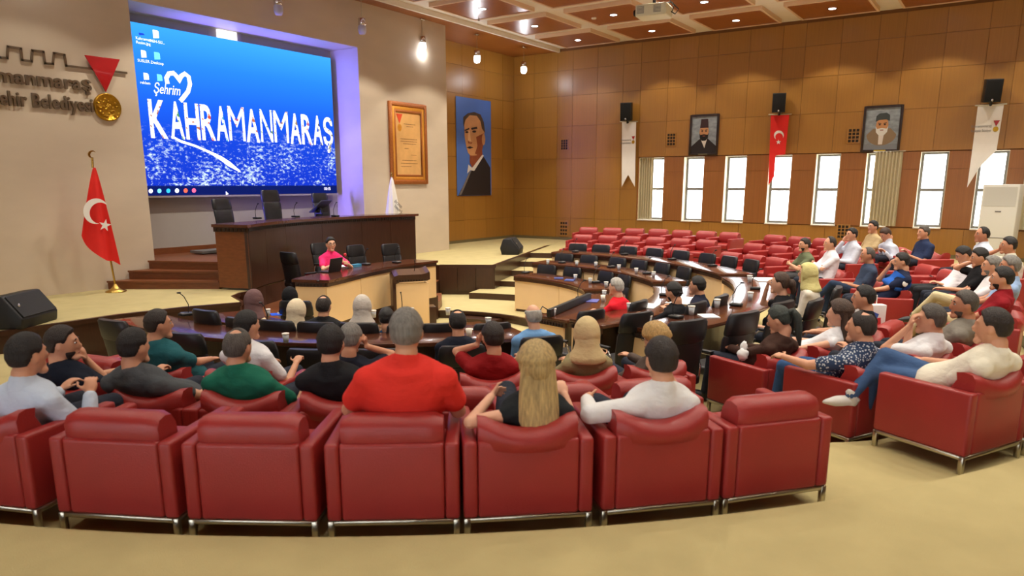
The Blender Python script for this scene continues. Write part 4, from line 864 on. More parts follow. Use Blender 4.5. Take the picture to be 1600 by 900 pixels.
def person(pos, rz, seat, headpx, label, shirt, hair='short', hairc='dark', skin=1, sleeve='short', trousers=(40, 44, 56), arms=('lap', 'lap'), legs='normal', y0=-.07, z0=None, hyaw=0, hpitch=0, b=1., collar=False, face=True, beard=None, near=0, tw=0, glasses=False, group=None, shoes=(30, 30, 34), belly=0., extra=None, shirtmat=None, fem=False, legskin=False):
    Rz = Matrix.Rotation(-rz, 3, 'Z'); o = Rz @ (Vector((0, 0, HC)) - pos); d = (Rz @ ray(*headpx)).normalized()
    tgt = Vector((0, y0, z0 if z0 else seat + .60)); tt = (tgt - o).dot(d); hl = o + d * tt
    RES.append((label[:38], round(hl.x, 2), round(hl.y, 2), round(hl.z, 2)))
    if fem: b *= .9
    Mh = Matrix.Translation(hl) @ Matrix.Rotation(R(hyaw), 4, 'Z') @ Matrix.Rotation(R(hpitch), 4, 'X')
    hb = Mh @ Vector((0, -.035, -.10)); sb = Vector((hl.x * .9, hl.y - .045, hl.z - .19))
    hip = Vector((sb.x * .4, 0, seat + .085)); dz = sb.z - hip.z; L_ = .47
    hip.y = min(max(sb.y + math.sqrt(max(L_ * L_ - dz * dz, .0)), -.1), .10)
    if hip.z > sb.z - .2: hip.z = sb.z - .2
    lat = Vector((math.cos(R(tw)), math.sin(R(tw)), 0))
    vb = (.0085, .011, .014)[2 - near] if near else .0135
    body = MB(); sh = MB(); tr = MB()
    # head
    body.ell((0, 0, 0), HR, None, 22, 16, fn=headshape)
    for c, r in (((0, .078, -.098), (.036, .03, .026)), ((0, .104, -.016), (.0155, .022, .026)), ((0, .1, .012), (.011, .012, .03)), ((0, .083, .036), (.052, .018, .014)), ((0, .088, -.062), (.025, .014, .012)), ((.081, -.004, -.004), (.011, .024, .034)), ((-.081, -.004, -.004), (.011, .024, .034))): body.ell(c, r, None, 10, 7)
    body.v = [tuple(Mh @ Vector(v)) for v in body.v]
    body.cap(hb, sb + Vector((0, .0, .0)), .064 * (.82 if fem else 1), .074 * (.82 if fem else 1), 12)
    body.loft(torso_rings(hip, sb, lat, b, -.022, belly=belly))
    sh.loft(torso_rings(hip, sb, lat, b, .012, 1.11, belly=belly)); sh.cap(sb + Vector((0, 0, -.02)), sb + (hb - sb) * (.16 if sleeve != 'none' else .02), .092 * (.85 if fem else 1), .082 * (.85 if fem else 1), 14)
    if collar: sh.cap(sb + Vector((0, .0, .0)), sb + (hb - sb) * .5, .086, .077, 14)
    # arms
    for s, ar in ((1, arms[1]), (-1, arms[0])):
        A = sb + lat * (s * .17 * b) + Vector((0, 0, -.06)); pole = Vector((s * .35, -.5, -1))
        if ar == 'lap': B = Vector((s * .06, hip.y + .24, seat + .19))
        elif ar == 'rest': B = Vector((s * .29, .2, .63 if seat < .45 else seat + .27))
        elif ar == 'cross': B = sb + Vector((-s * .11, .25, -.2 - .03 * s)); pole = Vector((s * 1, .3, -.5))
        elif ar == 'chin': B = hl + Vector((s * .05, .135, -.135)); pole = Vector((s * .5, .5, -1))
        elif ar == 'face': B = Mh @ Vector((s * .06, .15, -.06)); pole = Vector((s * .5, .6, -1))
        elif ar == 'ear': B = Mh @ Vector((s * .12, .05, -.06)); pole = Vector((s * .8, .5, -1))
        elif ar == 'desk': B = Vector((s * .14, sb.y + .43, seat + .34)); pole = Vector((s * .8, -.4, -.8))
        elif ar == 'spread': B = Vector((s * .50, sb.y - .06, sb.z - .20)); pole = Vector((s * .2, -1, -.3))
        elif ar == 'phone': B = sb + Vector((s * .07, .32, -.24))
        else: B = Vector(ar[0]); pole = Vector(ar[1]) if len(ar) > 1 else pole
        if not isinstance(ar, str) and len(ar) > 2: E_ = Vector(ar[2])
        else: E_, B = ik(A, B, .285, .255, pole)
        sh.cap(sb + (hb - sb) * .06, A + Vector((0, 0, .004)), .072, .058 * b, 12)
        body.cap(A, E_, .047 * b, .039 * b, 10); body.cap(E_, B, .039 * b, .027, 10)
        nrm = Vector((0, 0, 1)) if ar in ('lap', 'rest', 'desk', 'spread', 'phone') else (B - hl if ar in ('chin', 'face', 'ear') else Vector((0, 1, 0.3)))
        hand(body, B, (B - E_) if ar not in ('chin', 'face', 'ear') else (Mh @ Vector((s * .03, .1, .0)) - B) + Vector((0, 0, .12)), nrm, s, .75 if ar in ('chin', 'face', 'rest') else .5)
        k = {'short': .62, 'none': 0, 'long': 1}[sleeve]
        if k:
            sh.cap(A - lat * (s * .02), A.lerp(E_, min(k, 1)), .07 * b, .062 * b, 12)
            if k == 1: sh.cap(E_, E_.lerp(B, .93), .059 * b, .043, 12)
    # legs
    for s in (1, -1):
        hp_ = hip + Vector((s * .09, 0, -.01)); kn = Vector((s * .12 + hip.x, hip.y + .42, seat + .075)); an = Vector((s * .13 + hip.x, kn.y + .06, .1)); toe = Vector((s * .15, 1, 0))
        if legs == 'cross' and s == 1: kn = Vector((.2 + hip.x, hip.y + .36, seat + .17)); an = Vector((-.2 + hip.x, hip.y + .46, seat + .17)); toe = Vector((-.5, .5, .5))
        if legs == 'over' and s == -1: kn = Vector((-.02, hip.y + .43, seat + .18)); an = Vector((.12, kn.y + .22, seat - .12)); toe = Vector((.2, 1, -.2))
        if legs == 'hang' and s == 1: kn = Vector((-.03, hip.y + .40, seat + .2)); an = Vector((-.31, kn.y + .05, seat - .08)); toe = Vector((-.75, .65, -.12))
        tr.cap(hp_, kn, .088 * b, .068, 12)
        if legskin: body.cap(kn, an, .055, .036, 10)
        else: tr.cap(kn, an, .064, .05, 12)
        f = MB(); toe.normalize(); side = toe.cross(Vector((0, 0, 1))).normalized(); upv = side.cross(toe); M = Matrix((side, toe, upv)).transposed()
        f.ell(an + toe * .075 - upv * .045, (.046, .135, .042), M, 12, 8, fn=lambda p: Vector((p.x * (1 + .15 * (p.y > 0)), p.y, max(p.z, -.034) * (1 - .25 * (p.y > .05)))))
        f.cap(an - upv * .05, an + upv * .01, .045, .044, 10)
        PENDING.append((f, 'shoe', mat('shoe_%d_%d_%d' % shoes, shoes, .5), 0, label, None))
    tr.ell(hip, (.175 * b, .14, .12))
    me = body.mesh('person', skinm(skin)); ob = link('person', me, None, pos, rz, label, 'person', group)
    # attach pending shoes
    for i in range(len(PENDING)):
        if PENDING[i][5] is None: q = PENDING[i]; link(q[1], q[0].mesh(q[1], q[2]), ob); PENDING[i] = None
    PENDING[:] = [q for q in PENDING if q]
    def rem(o, v, it=3): mo = o.modifiers.new('r', 'REMESH'); mo.mode = 'VOXEL'; mo.voxel_size = v; mo.use_smooth_shade = True; ms = o.modifiers.new('s', 'SMOOTH'); ms.factor = .5; ms.iterations = it; REM.append(o)
    rem(ob, vb, 2)
    so = link('shirt', sh.mesh('shirt', shirtmat or cloth('_'.join(map(str, shirt)), shirt)), ob); rem(so, .014 if near else .018, 4)
    to = link('trousers', tr.mesh('trousers', cloth('_'.join(map(str, trousers)), trousers)), ob); rem(to, .018, 4)
    hm = BLOND if hairc == 'ombre' else (hairm(hairc) if isinstance(hairc, str) else cloth('scarf_%d_%d_%d' % hairc, hairc))
    if hair != 'none':
        h = MB(); hair_cap(h, Mh, 'hijab' if hair == 'hijab' else ('short' if hair in ('long', 'pony', 'curly', 'bun') else hair), {'hijab': .032, 'long': .024, 'curly': .035}.get(hair, .012))
        if hair == 'hijab':
            hd_ = lambda z, rx, ry, dy: [tuple(sb + (hb - sb) * 0 + Vector((hl.x - sb.x, 0, 0)) * max(0, (z + .235) / .235) + Vector((rx * math.cos(2 * math.pi * i / 24) * (1 + .04 * math.sin(i * 7)), dy + ry * math.sin(2 * math.pi * i / 24) * (1 + .05 * math.sin(i * 5)), z + .235))) for i in range(24)]
            h.loft([hd_(.02, .095, .1, .03), hd_(-.06, .1, .108, .025), hd_(-.12, .1, .108, .02), hd_(-.165, .115, .114, .012), hd_(-.21, .15, .125, .0), hd_(-.25, .165, .13, -.01), hd_(-.27, .14, .11, -.01)])
        if hair in ('long', 'curly'):
            n = 30; rings = []; Ln = .44 if hair == 'long' else .26
            for j in range(13):
                v = j / 12.; z = .06 - Ln * v; w = .088 + .022 * math.sin(v * 2.4) + (.02 if hair == 'curly' else 0); yy = -.055 - .035 * v
                c = (Mh @ Vector((0, yy, z))) if v < .4 else (Mh @ Vector((0, yy, .06 - Ln * .4))) + Vector((0, -.03 * (v - .4) - .02 * (v - .4), -Ln * (v - .4)))
                cw = w * (1 - .35 * max(0, v - .75) / .25); wob = .012 if hair == 'curly' else .004
                lat2 = (Mh.to_3x3() @ Vector((1, 0, 0))); fw2 = Vector((-lat2.y, lat2.x, 0))
                rings.append([c + lat2 * (cw * math.cos(2 * math.pi * i / n)) + fw2 * (.045 * math.sin(2 * math.pi * i / n) + wob * math.sin(i * 4 + j * (2 if hair == 'curly' else .3))) for i in range(n)])
            h.loft(rings)
        if hair in ('pony', 'bun'):
            R3 = Mh
            if hair == 'pony': h.tube([R3 @ Vector(v) for v in ((0, -.095, .05), (0, -.135, .055), (.01, -.155, .0), (.01, -.145, -.09), (.02, -.125, -.18), (.02, -.115, -.27))], [.03, .034, .038, .036, .03, .008], 12)
            else: h.ell(R3 @ Vector((0, -.125, .0)), (.045, .05, .06)); h.tube([R3 @ Vector(v) for v in ((0, -.13, -.02), (.01, -.15, -.07), (.0, -.14, -.12))], [.04, .035, .012], 10)
        part(h, 'headscarf' if hair == 'hijab' else 'hair', hm, ob)
    if beard: h = MB(); hair_cap(h, Mh, 'beard', .005); part(h, 'beard', hairm(beard), ob)
    if face:
        for s in (1, -1):
            e = MB(); e.ell(Mh @ Vector((s * .031, .0865, .012)), (.0125, .0085, .0085), Mh.to_3x3(), 8, 6); eo = part(e, 'eye', mat('eye_white', (206, 200, 194), .3), ob)
            e = MB(); e.ell(Mh @ Vector((s * .031, .0945, .012)), (.0065, .003, .007), Mh.to_3x3(), 8, 5); part(e, 'iris', mat('iris_dark', (30, 20, 16), .2), eo)
            e = MB(); e.ell(Mh @ Vector((s * .033, .096, .037)), (.021, .006, .0052), Mh.to_3x3(), 8, 5); part(e, 'eyebrow', hairm('dark'), ob)
        e = MB(); e.ell(Mh @ Vector((0, .1, -.063)), (.023, .004, .006), Mh.to_3x3(), 8, 5); part(e, 'lips', mat('lip', (160, 84, 74), .5), ob)
    if glasses:
        e = MB()
        for s in (1, -1): e.tube([Mh @ Vector((s * .033 + .024 * math.cos(R(a)), .107, .01 + .019 * math.sin(R(a)))) for a in range(0, 361, 30)], .002, 5); e.tube([Mh @ Vector((s * .057, .105, .014)), Mh @ Vector((s * .084, .01, .012))], .002, 5)
        e.tube([Mh @ Vector((-.01, .11, .012)), Mh @ Vector((.01, .11, .012))], .002, 5); part(e, 'glasses', BLKP, ob)
    if extra: extra(ob, Mh, hip, sb)
    return ob
REM = []
def finish_remesh():
    bpy.context.view_layer.update(); dg = bpy.context.evaluated_depsgraph_get()
    for o in REM:
        me = bpy.data.meshes.new_from_object(o.evaluated_get(dg)); old = o.data
        mt = [m_ for m_ in old.materials]; o.modifiers.clear(); o.data = me; me.name = o.name
        me.materials.clear()
        for m_ in mt: me.materials.append(m_)
        bpy.data.meshes.remove(old)
# ================================================================== SEATING PLAN
ROW = {0: (8.93, T0), 1: (7.95, T1), 2: (6.95, T2)}
EMPTY = {0: ('empty dark red armchair in the top row below the windows', 'empty armchairs in the top row below the windows'),
         1: ('empty dark red armchair in the middle row below the windows', 'empty armchairs in the middle row below the windows'),
         2: ('empty dark red armchair in the lowest row behind the outer desk', 'empty armchairs behind the outer desk')}
for k, aa in ((0, (13.1, 8.6, 4.4, 0, -4.4, -8.9, -13.2, -21.4, -25.8, -30.2, -34.8)), (1, (12.2, 7.1, 2.3, -2.7, -7.8, -13.0, -22.8, -28, -33.2, -38.6)), (2, (10.8, 5.1, -.7, -6.3, -12, -24.4, -30, -35.6, -41.2))):
    for a in aa: armchair(C2, ROW[k][0], a, ROW[k][1], *EMPTY[k], sx=.955)
for a, lab in ((-163.2, 'red armchair at the far end of the rear row'), (-152.9, 'empty red armchair beside the man in the pale blue shirt'), (-148.1, 'empty red armchair beside the grey-haired man in red'), (-129.3, 'empty red armchair at the aisle end of the rear row')):
    armchair(C2, 8.93, a, T0, lab)
for a, lab in ((-141.3, 'empty red armchair before the grey-haired man in red'), (-136.2, 'empty red armchair before the blonde woman'), (-131.1, 'empty red armchair before the man in the white shirt')):
    armchair(C2, 7.95, a, T1, lab)
for a, lab in ((-174.2, 'empty red armchair nearest the stage edge'), (-168.2, 'empty red armchair beside the man in the teal shirt'), (-144.4, 'empty red armchair beside the man in dark red')):
    armchair(C2, 6.95, a, T2, lab)
armchair(C2, 8.08, -63.6, T1, 'empty red armchair with a pen on its arm'); armchair(C2, 8.1, -58.0, T1, 'empty red armchair behind the man in municipal uniform')
armchair(C2, 7.07, -98.7, T2, 'red armchair holding a white gift bag'); armchair(C2, 8.93, -112.6, T0, 'red armchair beside the man in the cream ringer shirt')
G_EMP = 'empty office chairs of the empty desk block'
for r, z, aa in ((6.28, T3, (4.3, -1.2, -7.8, -14.3, -20.9, -27.8, -33.7, -39.9)), (4.98, T4, (1.4, -5.8, -14.4, -21.2, -29, -37.1)), (3.86, T5, (-1.3, -10.8, -24.5, -33))):
    for a in aa: office_ring(r, a, z, 'empty black office chair tucked behind the %s empty desk' % {T3: 'outer', T4: 'middle', T5: 'innermost'}[z], 'empty office chairs of the %s empty desk' % {T3: 'outer', T4: 'middle', T5: 'innermost'}[z], top=.85, arms=False)
for r, a, z, tp, lab in ((6.35, -116.3, T3, 1.06, 'empty black office chair at the end of the glossy desk'), (6.35, -109.6, T3, 1.06, 'second empty black office chair at the glossy desk'), (6.3, -102.8, T3, 1.08, 'third empty black office chair at the glossy desk'),
                         (5.1, -111.5, T4, 1.03, 'empty black office chair behind the two men in dark jackets'), (3.95, -107, T5, 1.0, 'empty black office chair near the grey-haired man in red'),
                         (5.2, -173.7, T4, 1.02, 'empty black office chair at the stage end of the purple desk'), (5.2, -163.4, T4, .96, 'empty black office chair beside the man in the teal shirt'), (5.2, -155.2, T4, .92, 'empty black office chair before the man in the white polo'), (5.2, -149.2, T4, .85, 'empty black office chair before the man in the black shirt'), (5.2, -142.1, T4, .85, 'empty black office chair between the seated desk guests'),
                         (3.88, -134.3, T5, .98, 'empty black office chair at the inner desk facing the screen'), (3.88, -126, T5, .95, 'last black office chair of the inner desk facing the screen'), (3.88, -176.5, T5, 1.05, 'empty black office chair beside the mauve headscarf')):
    office_ring(r, a, z, lab, None, tp)
# chairs on the podium and behind the speakers' desk
for (x, y), Yc, hs, lab in (((368, 311), 12.75, 1., 'low black chair behind the rostrum end'), ((441, 297), 13.15, 1.18, 'tall black chair at the centre of the rostrum'), ((519, 302), 13.3, 1.05, 'black chair beside the rostrum monitor')):
    p = aty(x, y, Yc); office((p.x + .1, Yc + .3, .45), R(180 + (10 if x < 400 else 0)), lab, None, p.z - .45, 1., False, hs)
for (x, y), tp, rz, lab in (((449, 394), 1.0, 270, 'black office chair turned sideways at the desk end'), ((554, 383), 1.02, 178, 'black office chair right of the speaker in pink'), ((609, 381), 1.02, 172, 'last black office chair of the speakers desk')):
    p = atz(x, y, -.35 + tp); d = Vector((-math.sin(R(rz)), math.cos(R(rz)), 0)); office((p.x + d.x * .28, p.y + d.y * .28, -.35), R(rz), lab, None, tp, .95)
def A(row, a, label, bow=1): r, z = ROW[row]; r += swell(a) * (0, .55, .5)[row]; armchair(C2, r, a, z, label, None, bow, sx=.955 if a > -60 else 1.); p = pol(C2, r - .33, a); p.z = z; return p, R(a + 90), .40
def O(r, a, z, top, label, dyaw=0): office_ring(r, a, z, label, None, top, dyaw); p = pol(C1, r, a); p.z = z; return p, R(a + 90 + dyaw), top - .57
WHT = (232, 232, 236)
def P(st, px_, py_, label, shirt, **k): return person(st[0], st[1], st[2], (px_, py_), label, shirt, **k)
def ac(who): return 'dark red armchair taken by ' + who
def oc(who): return 'black office chair taken by ' + who
def watch(ob, Mh, hip, sb): pass
# rear row
P(A(0, -158.2, ac('the man in the pale blue shirt')), 42, 556, 'man in a pale blue shirt at the end of the rear row', (196, 210, 228), sleeve='long', hairc='black', collar=True, hyaw=-12, near=2, b=1.08, face=False, arms=('lap', 'rest'))
P(A(0, -143.3, ac('the grey-haired man in red'), 0), 635, 520, 'grey-haired man in a bright red polo shirt', (226, 56, 46), hairc='grey', collar=True, near=2, b=1.25, face=False, arms=(((-.27, .30, .66), (-.5, -.6, -1)), ((.27, .30, .66), (.5, -.6, -1))), skin=1, z0=1.08)
def bracelet(ob, Mh, hip, sb): pass
P(A(0, -138.7, ac('the blonde woman')), 838, 575, 'blonde long-haired woman in a black sleeveless top leaning on the chair back', (34, 38, 40), hair='long', hairc='ombre', sleeve='none', near=2, face=False, fem=True, b=1.08, arms=(((-.16, .12, .66), (-1, 0, 0), (-.30, -.2, .62)), 'rest'), skin=0, legs='over', hpitch=-4)
P(A(0, -133.9, ac('the man in the white long-sleeved shirt')), 1033, 563, 'dark-haired man in a white long-sleeved shirt', (226, 226, 226), sleeve='long', hairc='dark', collar=True, near=2, face=False, arms=(((-.3, .13, .62), (-1, 0, 0), (-.36, -.14, .62)), 'rest'), b=1.02)
P(A(0, -117.4, ac('the man in the cream ringer shirt')), 1552, 512, 'man in a cream ringer T-shirt with jeans and crossed legs', (232, 226, 206), hairc='dark', near=2, b=1.12, trousers=(62, 88, 128), legs='hang', arms=('cross', 'lap'), shoes=(214, 212, 206), hyaw=18, face=False, y0=-.1)
# middle row
P(A(1, -161.3, ac('the bearded man in navy')), 97, 538, 'bearded man in a navy T-shirt with his hand at his chin', (24, 30, 44), hairc='dark', beard='dark', hyaw=-55, near=1, arms=('lap', 'chin'), b=1.08)
P(A(1, -156.3, ac('the man in the grey T-shirt')), 209, 543, 'dark-haired man in a charcoal grey T-shirt', (78, 82, 86), hairc='black', hyaw=-14, near=1, face=False, arms=('rest', 'rest'), b=1.12)
P(A(1, -151.5, ac('the man in the green polo')), 372, 543, 'balding man in a dark green polo shirt', (28, 104, 82), hair='thin', hairc='pepper', hyaw=-12, near=1, face=False, collar=True, b=1.15, arms=('rest', 'rest'))
P(A(1, -146.6, ac('the man in the black shirt')), 517, 538, 'black-haired man in a black shirt', (30, 30, 33), hairc='black', near=1, face=False, collar=True, b=1.12, sleeve='long')
P(A(1, -117.3, ac('the man in the patterned shirt')), 1346, 512, 'man in a navy patterned shirt with a bald crown', (40, 60, 95), shirtmat=PAT, hair='thin', hairc='dark', near=2, face=False, collar=True, hyaw=20, trousers=(52, 84, 130), arms=(((-.34, .34, .62), (-1, 0, -.3)), 'rest'), b=1.1)
P(A(1, -112.0, ac('the man in the white polo with hands at his face')), 1455, 500, 'greying man in a white polo with both hands at his face', WHT, hairc='pepper', near=1, hyaw=25, arms=('face', 'face'), collar=True, b=1.08)
P(A(1, -106.5, ac('the bearded man in the taupe T-shirt')), 1507, 477, 'bearded greying man in a taupe T-shirt', (132, 126, 116), hairc='pepper', beard='pepper', near=1, hyaw=38, arms=('cross', 'cross'), b=1.08, skin=2)
P(A(1, -93.5, ac('the man in the maroon polo')), 1566, 436, 'dark-haired bearded man in a maroon polo', (140, 24, 34), hairc='black', beard='black', near=1, hyaw=10, collar=True, trousers=(196, 180, 140), legs='over', b=1.05)
P(A(1, -87.0, ac('the grey-haired man in light blue')), 1578, 417, 'grey-haired man in a light blue shirt', (150, 176, 214), hairc='grey', hyaw=10, sleeve='short', collar=True, skin=2)
P(A(1, -69.2, ac('the man looking at his phone')), 1506, 398, 'man in a white shirt looking down at his phone', WHT, hairc='black', hpitch=-28, arms=('phone', 'phone'), trousers=(44, 46, 50), collar=True)
P(A(1, -74.6, ac('the man in the black polo')), 1531, 402, 'man in a black polo resting his head on his hand', (24, 24, 27), hairc='black', hpitch=-12, arms=('lap', 'ear'), collar=True)
P(A(1, -45.2, ac('the man in the striped shirt')), 1331, 367, 'man in a pale striped shirt with his hand at his mouth', (206, 212, 226), sleeve='long', hairc='black', collar=True, arms=('lap', 'chin'))
# lowest armchair row
P(A(2, -162.2, ac('the man in the teal shirt')), 247, 508, 'man in a teal shirt with his arms folded', (38, 96, 104), hairc='dark', hyaw=-35, near=1, arms=('rest', 'lap'), b=1.12)
P(A(2, -156.0, ac('the man in the white polo')), 386, 510, 'black-haired man in a white polo with dark trim', WHT, hairc='black', hyaw=-24, near=1, arms=('lap', 'rest'), b=1.05, collar=True)
P(A(2, -149.5, ac('the grey-haired man in navy')), 548, 530, 'grey-haired man in navy holding his head', (30, 34, 48), hairc='grey', near=1, arms=('lap', 'ear'), hyaw=-8, face=False, hpitch=-6)
P(A(2, -138.6, ac('the man in dark red')), 770, 528, 'man in a dark red T-shirt with his hand on his cheek and a watch', (142, 22, 26), hairc='dark', near=1, arms=('ear', 'rest'), hyaw=14, face=False, b=1.05)
P(A(2, -132.2, ac('the woman in the floral headscarf')), 917, 522, 'woman in a beige floral headscarf and khaki top', (146, 134, 98), hair='hijab', hairc=(206, 184, 138), near=1, sleeve='long', fem=True, face=False, b=1.1, arms=('rest', 'lap'))
P(A(2, -126.8, ac('the woman with curly blonde hair')), 1024, 533, 'woman with curly blonde hair and a dark taupe top', (84, 72, 66), hair='curly', hairc='curlyblonde', near=1, sleeve='long', fem=True, glasses=True, hyaw=20, arms=('rest', 'lap'))
P(A(2, -116.0, ac('the woman with the green-tinted ponytail')), 1218, 500, 'woman with a green-tinted ponytail and a brown top', (70, 48, 40), hair='pony', hairc='green', near=1, sleeve='long', fem=True, hyaw=24, hpitch=-18, b=1.05, arms=('lap', 'lap'))
P(A(2, -110.3, ac('the woman with long brown hair')), 1312, 492, 'woman with long brown hair in a white sleeveless top', WHT, hair='long', hairc='brown', near=1, sleeve='none', fem=True, hyaw=20, face=False, arms=(((-.4, .12, .58), (-1, -.3, -.5)), 'lap'), skin=0, trousers=(190, 176, 140))
P(A(2, -104.4, ac('the dark-haired youth')), 1350, 466, 'dark-haired youth in black beside the gift bag', (28, 28, 32), hairc='black', near=1, hyaw=26, b=.9, sleeve='short')
P(A(2, -71.8, ac('the man in municipal uniform')), 1409, 409, 'man in a blue and navy municipal uniform with his hand at his face', (26, 34, 60), hairc='black', arms=('lap', 'face'), near=1, b=1.12, hpitch=-5,
  extra=lambda ob, Mh, hip, sb: (part(MB().loft(torso_rings(hip.lerp(sb, .55), sb, Vector((1, 0, 0)), 1.12, .024, .95)), 'yoke', cloth('uniform_blue', (42, 98, 190)), ob), part(MB().ell(sb + Vector((-.235, .02, -.1)), (.012, .036, .042)), 'sleeve_badge', PAPER, ob)))
P(A(2, -63.6, ac('the man in the slate T-shirt')), 1356, 399, 'man in a slate blue T-shirt and jeans with crossed legs', (58, 70, 92), hairc='pepper', hair='receding', legs='over', trousers=(44, 58, 82), arms=('lap', 'lap'), b=1.05, skin=2)
P(A(2, -53.0, ac('the man in the white shirt with folded arms')), 1297, 381, 'man in a white shirt sitting with folded arms beside the olive T-shirt', (228, 226, 232), sleeve='long', hair='receding', hairc='dark', collar=True, arms=('cross', 'cross'))
P(A(2, -46.9, ac('the bearded man in olive')), 1257, 383, 'bearded man in an olive T-shirt with folded arms', (104, 112, 84), hairc='dark', beard='dark', arms=('cross', 'cross'), trousers=(64, 64, 66))
P(A(1, -80.9, ac('the grey-bearded man in white')), 1550, 416, 'grey-bearded man in a white shirt with folded arms', WHT, hairc='grey', beard='grey', arms=('cross', 'cross'), trousers=(200, 186, 148), legs='over')
# top row by the windows
P(A(0, -40.2, ac('the man in the beige T-shirt')), 1364, 355, 'man in a beige T-shirt by the half-curtained window', (190, 168, 126), hairc='black', arms=('lap', 'rest'))
P(A(0, -45.2, ac('the man with the lowered head')), 1384, 366, 'man in a light striped shirt with his head lowered', (200, 208, 224), sleeve='long', hairc='brown', hpitch=-35, collar=True)
P(A(0, -50.2, ac('the man in the navy polo')), 1443, 364, 'greying man in a navy polo below the windows', (40, 52, 84), hairc='pepper', collar=True, arms=('lap', 'rest'), b=1.1)
P(A(0, -61.0, ac('the man in the white-blue shirt')), 1535, 367, 'man in a pale shirt in front of the tall white cabinet', (214, 224, 240), hairc='black', hair='receding', collar=True, b=1.05, skin=2)
P(A(0, -68.5, ac('the man with his hand at his ear')), 1576, 384, 'man in an ivory shirt with his hand at his ear', (226, 224, 208), hairc='black', arms=('lap', 'ear'), collar=True, b=1.05, skin=2)
# guests at the desks
P(O(3.88, -168.3, T5, 1.0, oc('the woman in the mauve headscarf')), 397, 471, 'woman in a mauve headscarf and cream top at the inner desk', (226, 204, 168), hair='hijab', hairc=(112, 84, 84), sleeve='long', fem=True, face=False, b=1.05)
P(O(3.88, -161.4, T5, 1.0, oc('the woman in the cream headscarf')), 463, 486, 'woman in a cream headscarf leaning over the inner desk', (120, 40, 50), hair='hijab', hairc=(224, 208, 178), sleeve='long', fem=True, face=False, hpitch=-15)
p = Vector((6.9, 8.35, T5)); office(p, R(-60), oc('the woman in the black headscarf'), None, .95)
person(p, R(-60), .36, (453, 464), 'woman in a black headscarf and a black and white top behind the desk', (210, 210, 212), hair='hijab', hairc=(28, 28, 31), sleeve='long', fem=True, face=False)
P(O(3.88, -154.4, T5, 1.0, oc('the man in the black uniform shirt')), 506, 479, 'broad man in a black uniform shirt seen from behind', (30, 30, 32), hairc='dark', hair='thin', b=1.3, face=False, collar=True)
P(O(3.88, -147.6, T5, 1.0, oc('the woman in the grey headscarf')), 566, 480, 'woman in a pale grey headscarf and light blue top', (168, 182, 208), hair='hijab', hairc=(200, 192, 182), sleeve='long', fem=True, face=False)
P(O(3.88, -139.9, T5, .98, oc('the dark-haired man in blue')), 604, 498, 'dark-haired man in a blue shirt at the inner desk', (34, 70, 110), hairc='black', face=False, hpitch=-8, b=.92)
P(O(5.2, -133.7, T4, .86, oc('the man in the dark navy shirt')), 715, 504, 'balding man in a dark navy shirt at the purple desk', (26, 30, 44), hair='thin', hairc='black', face=False, b=1.1)
P(O(5.2, -125.0, T4, .9, oc('the bald man in light blue')), 833, 494, 'bald man in a light blue T-shirt at the desk end', (112, 158, 208), hair='bald', hairc='silver', face=False, b=1.15, skin=0)
P(O(3.95, -92.8, T5, 1.0, oc('the grey-haired man in red at the inner desk')), 963, 449, 'silver-haired man in a red polo working at the inner desk', (220, 32, 48), hairc='silver', arms=('desk', 'desk'), b=1.1, skin=0)
P(O(5.0, -98.0, T4, 1.0, oc('the bearded man in black')), 1053, 457, 'bearded man in a black jacket reading papers', (26, 26, 30), hairc='black', beard='black', sleeve='long', arms=('desk', 'phone'), b=1.05, hpitch=-8)
P(O(5.0, -90.0, T4, 1.0, oc('the man in the navy jacket')), 1090, 447, 'man in a navy jacket at the middle desk', (34, 36, 54), hairc='black', sleeve='long', arms=('desk', 'desk'), b=1.05, collar=True)
P(O(6.3, -95.0, T3, 1.0, oc('the young woman in the black T-shirt')), 1219, 443, 'young woman in a black T-shirt with her hair in a bun', (24, 24, 27), hair='bun', hairc='brown', fem=True, arms=('lap', 'face'), hyaw=12, skin=0)
P(O(6.3, -84.2, T3, 1.0, oc('the woman in the yellow headscarf')), 1262, 428, 'woman in a yellow headscarf and ivory blouse', (222, 214, 198), hair='hijab', hairc=(206, 196, 134), sleeve='long', fem=True, b=1.08)
# the speaker
p = atz(492, 380, .70); pc = Vector((p.x + .32, p.y - .12, -.35)); rzs = R(197)
office(Vector((p.x + .1, p.y - .3, -.35)), R(185), oc('the speaker in pink'), None, 1.05)
person(Vector((9.04, 10.08, -.35)), R(162), .45, (517, 382), 'speaker in a bright pink polo shirt holding a microphone', (246, 52, 120), hairc='black', collar=True, glasses=True, arms=(((-.16, .33, .82), (-1, -.2, -.8)), ((.02, .26, .84), (1, -.2, -.6))), skin=0, hyaw=-8, b=1.0, near=1, y0=0)
finish_remesh()
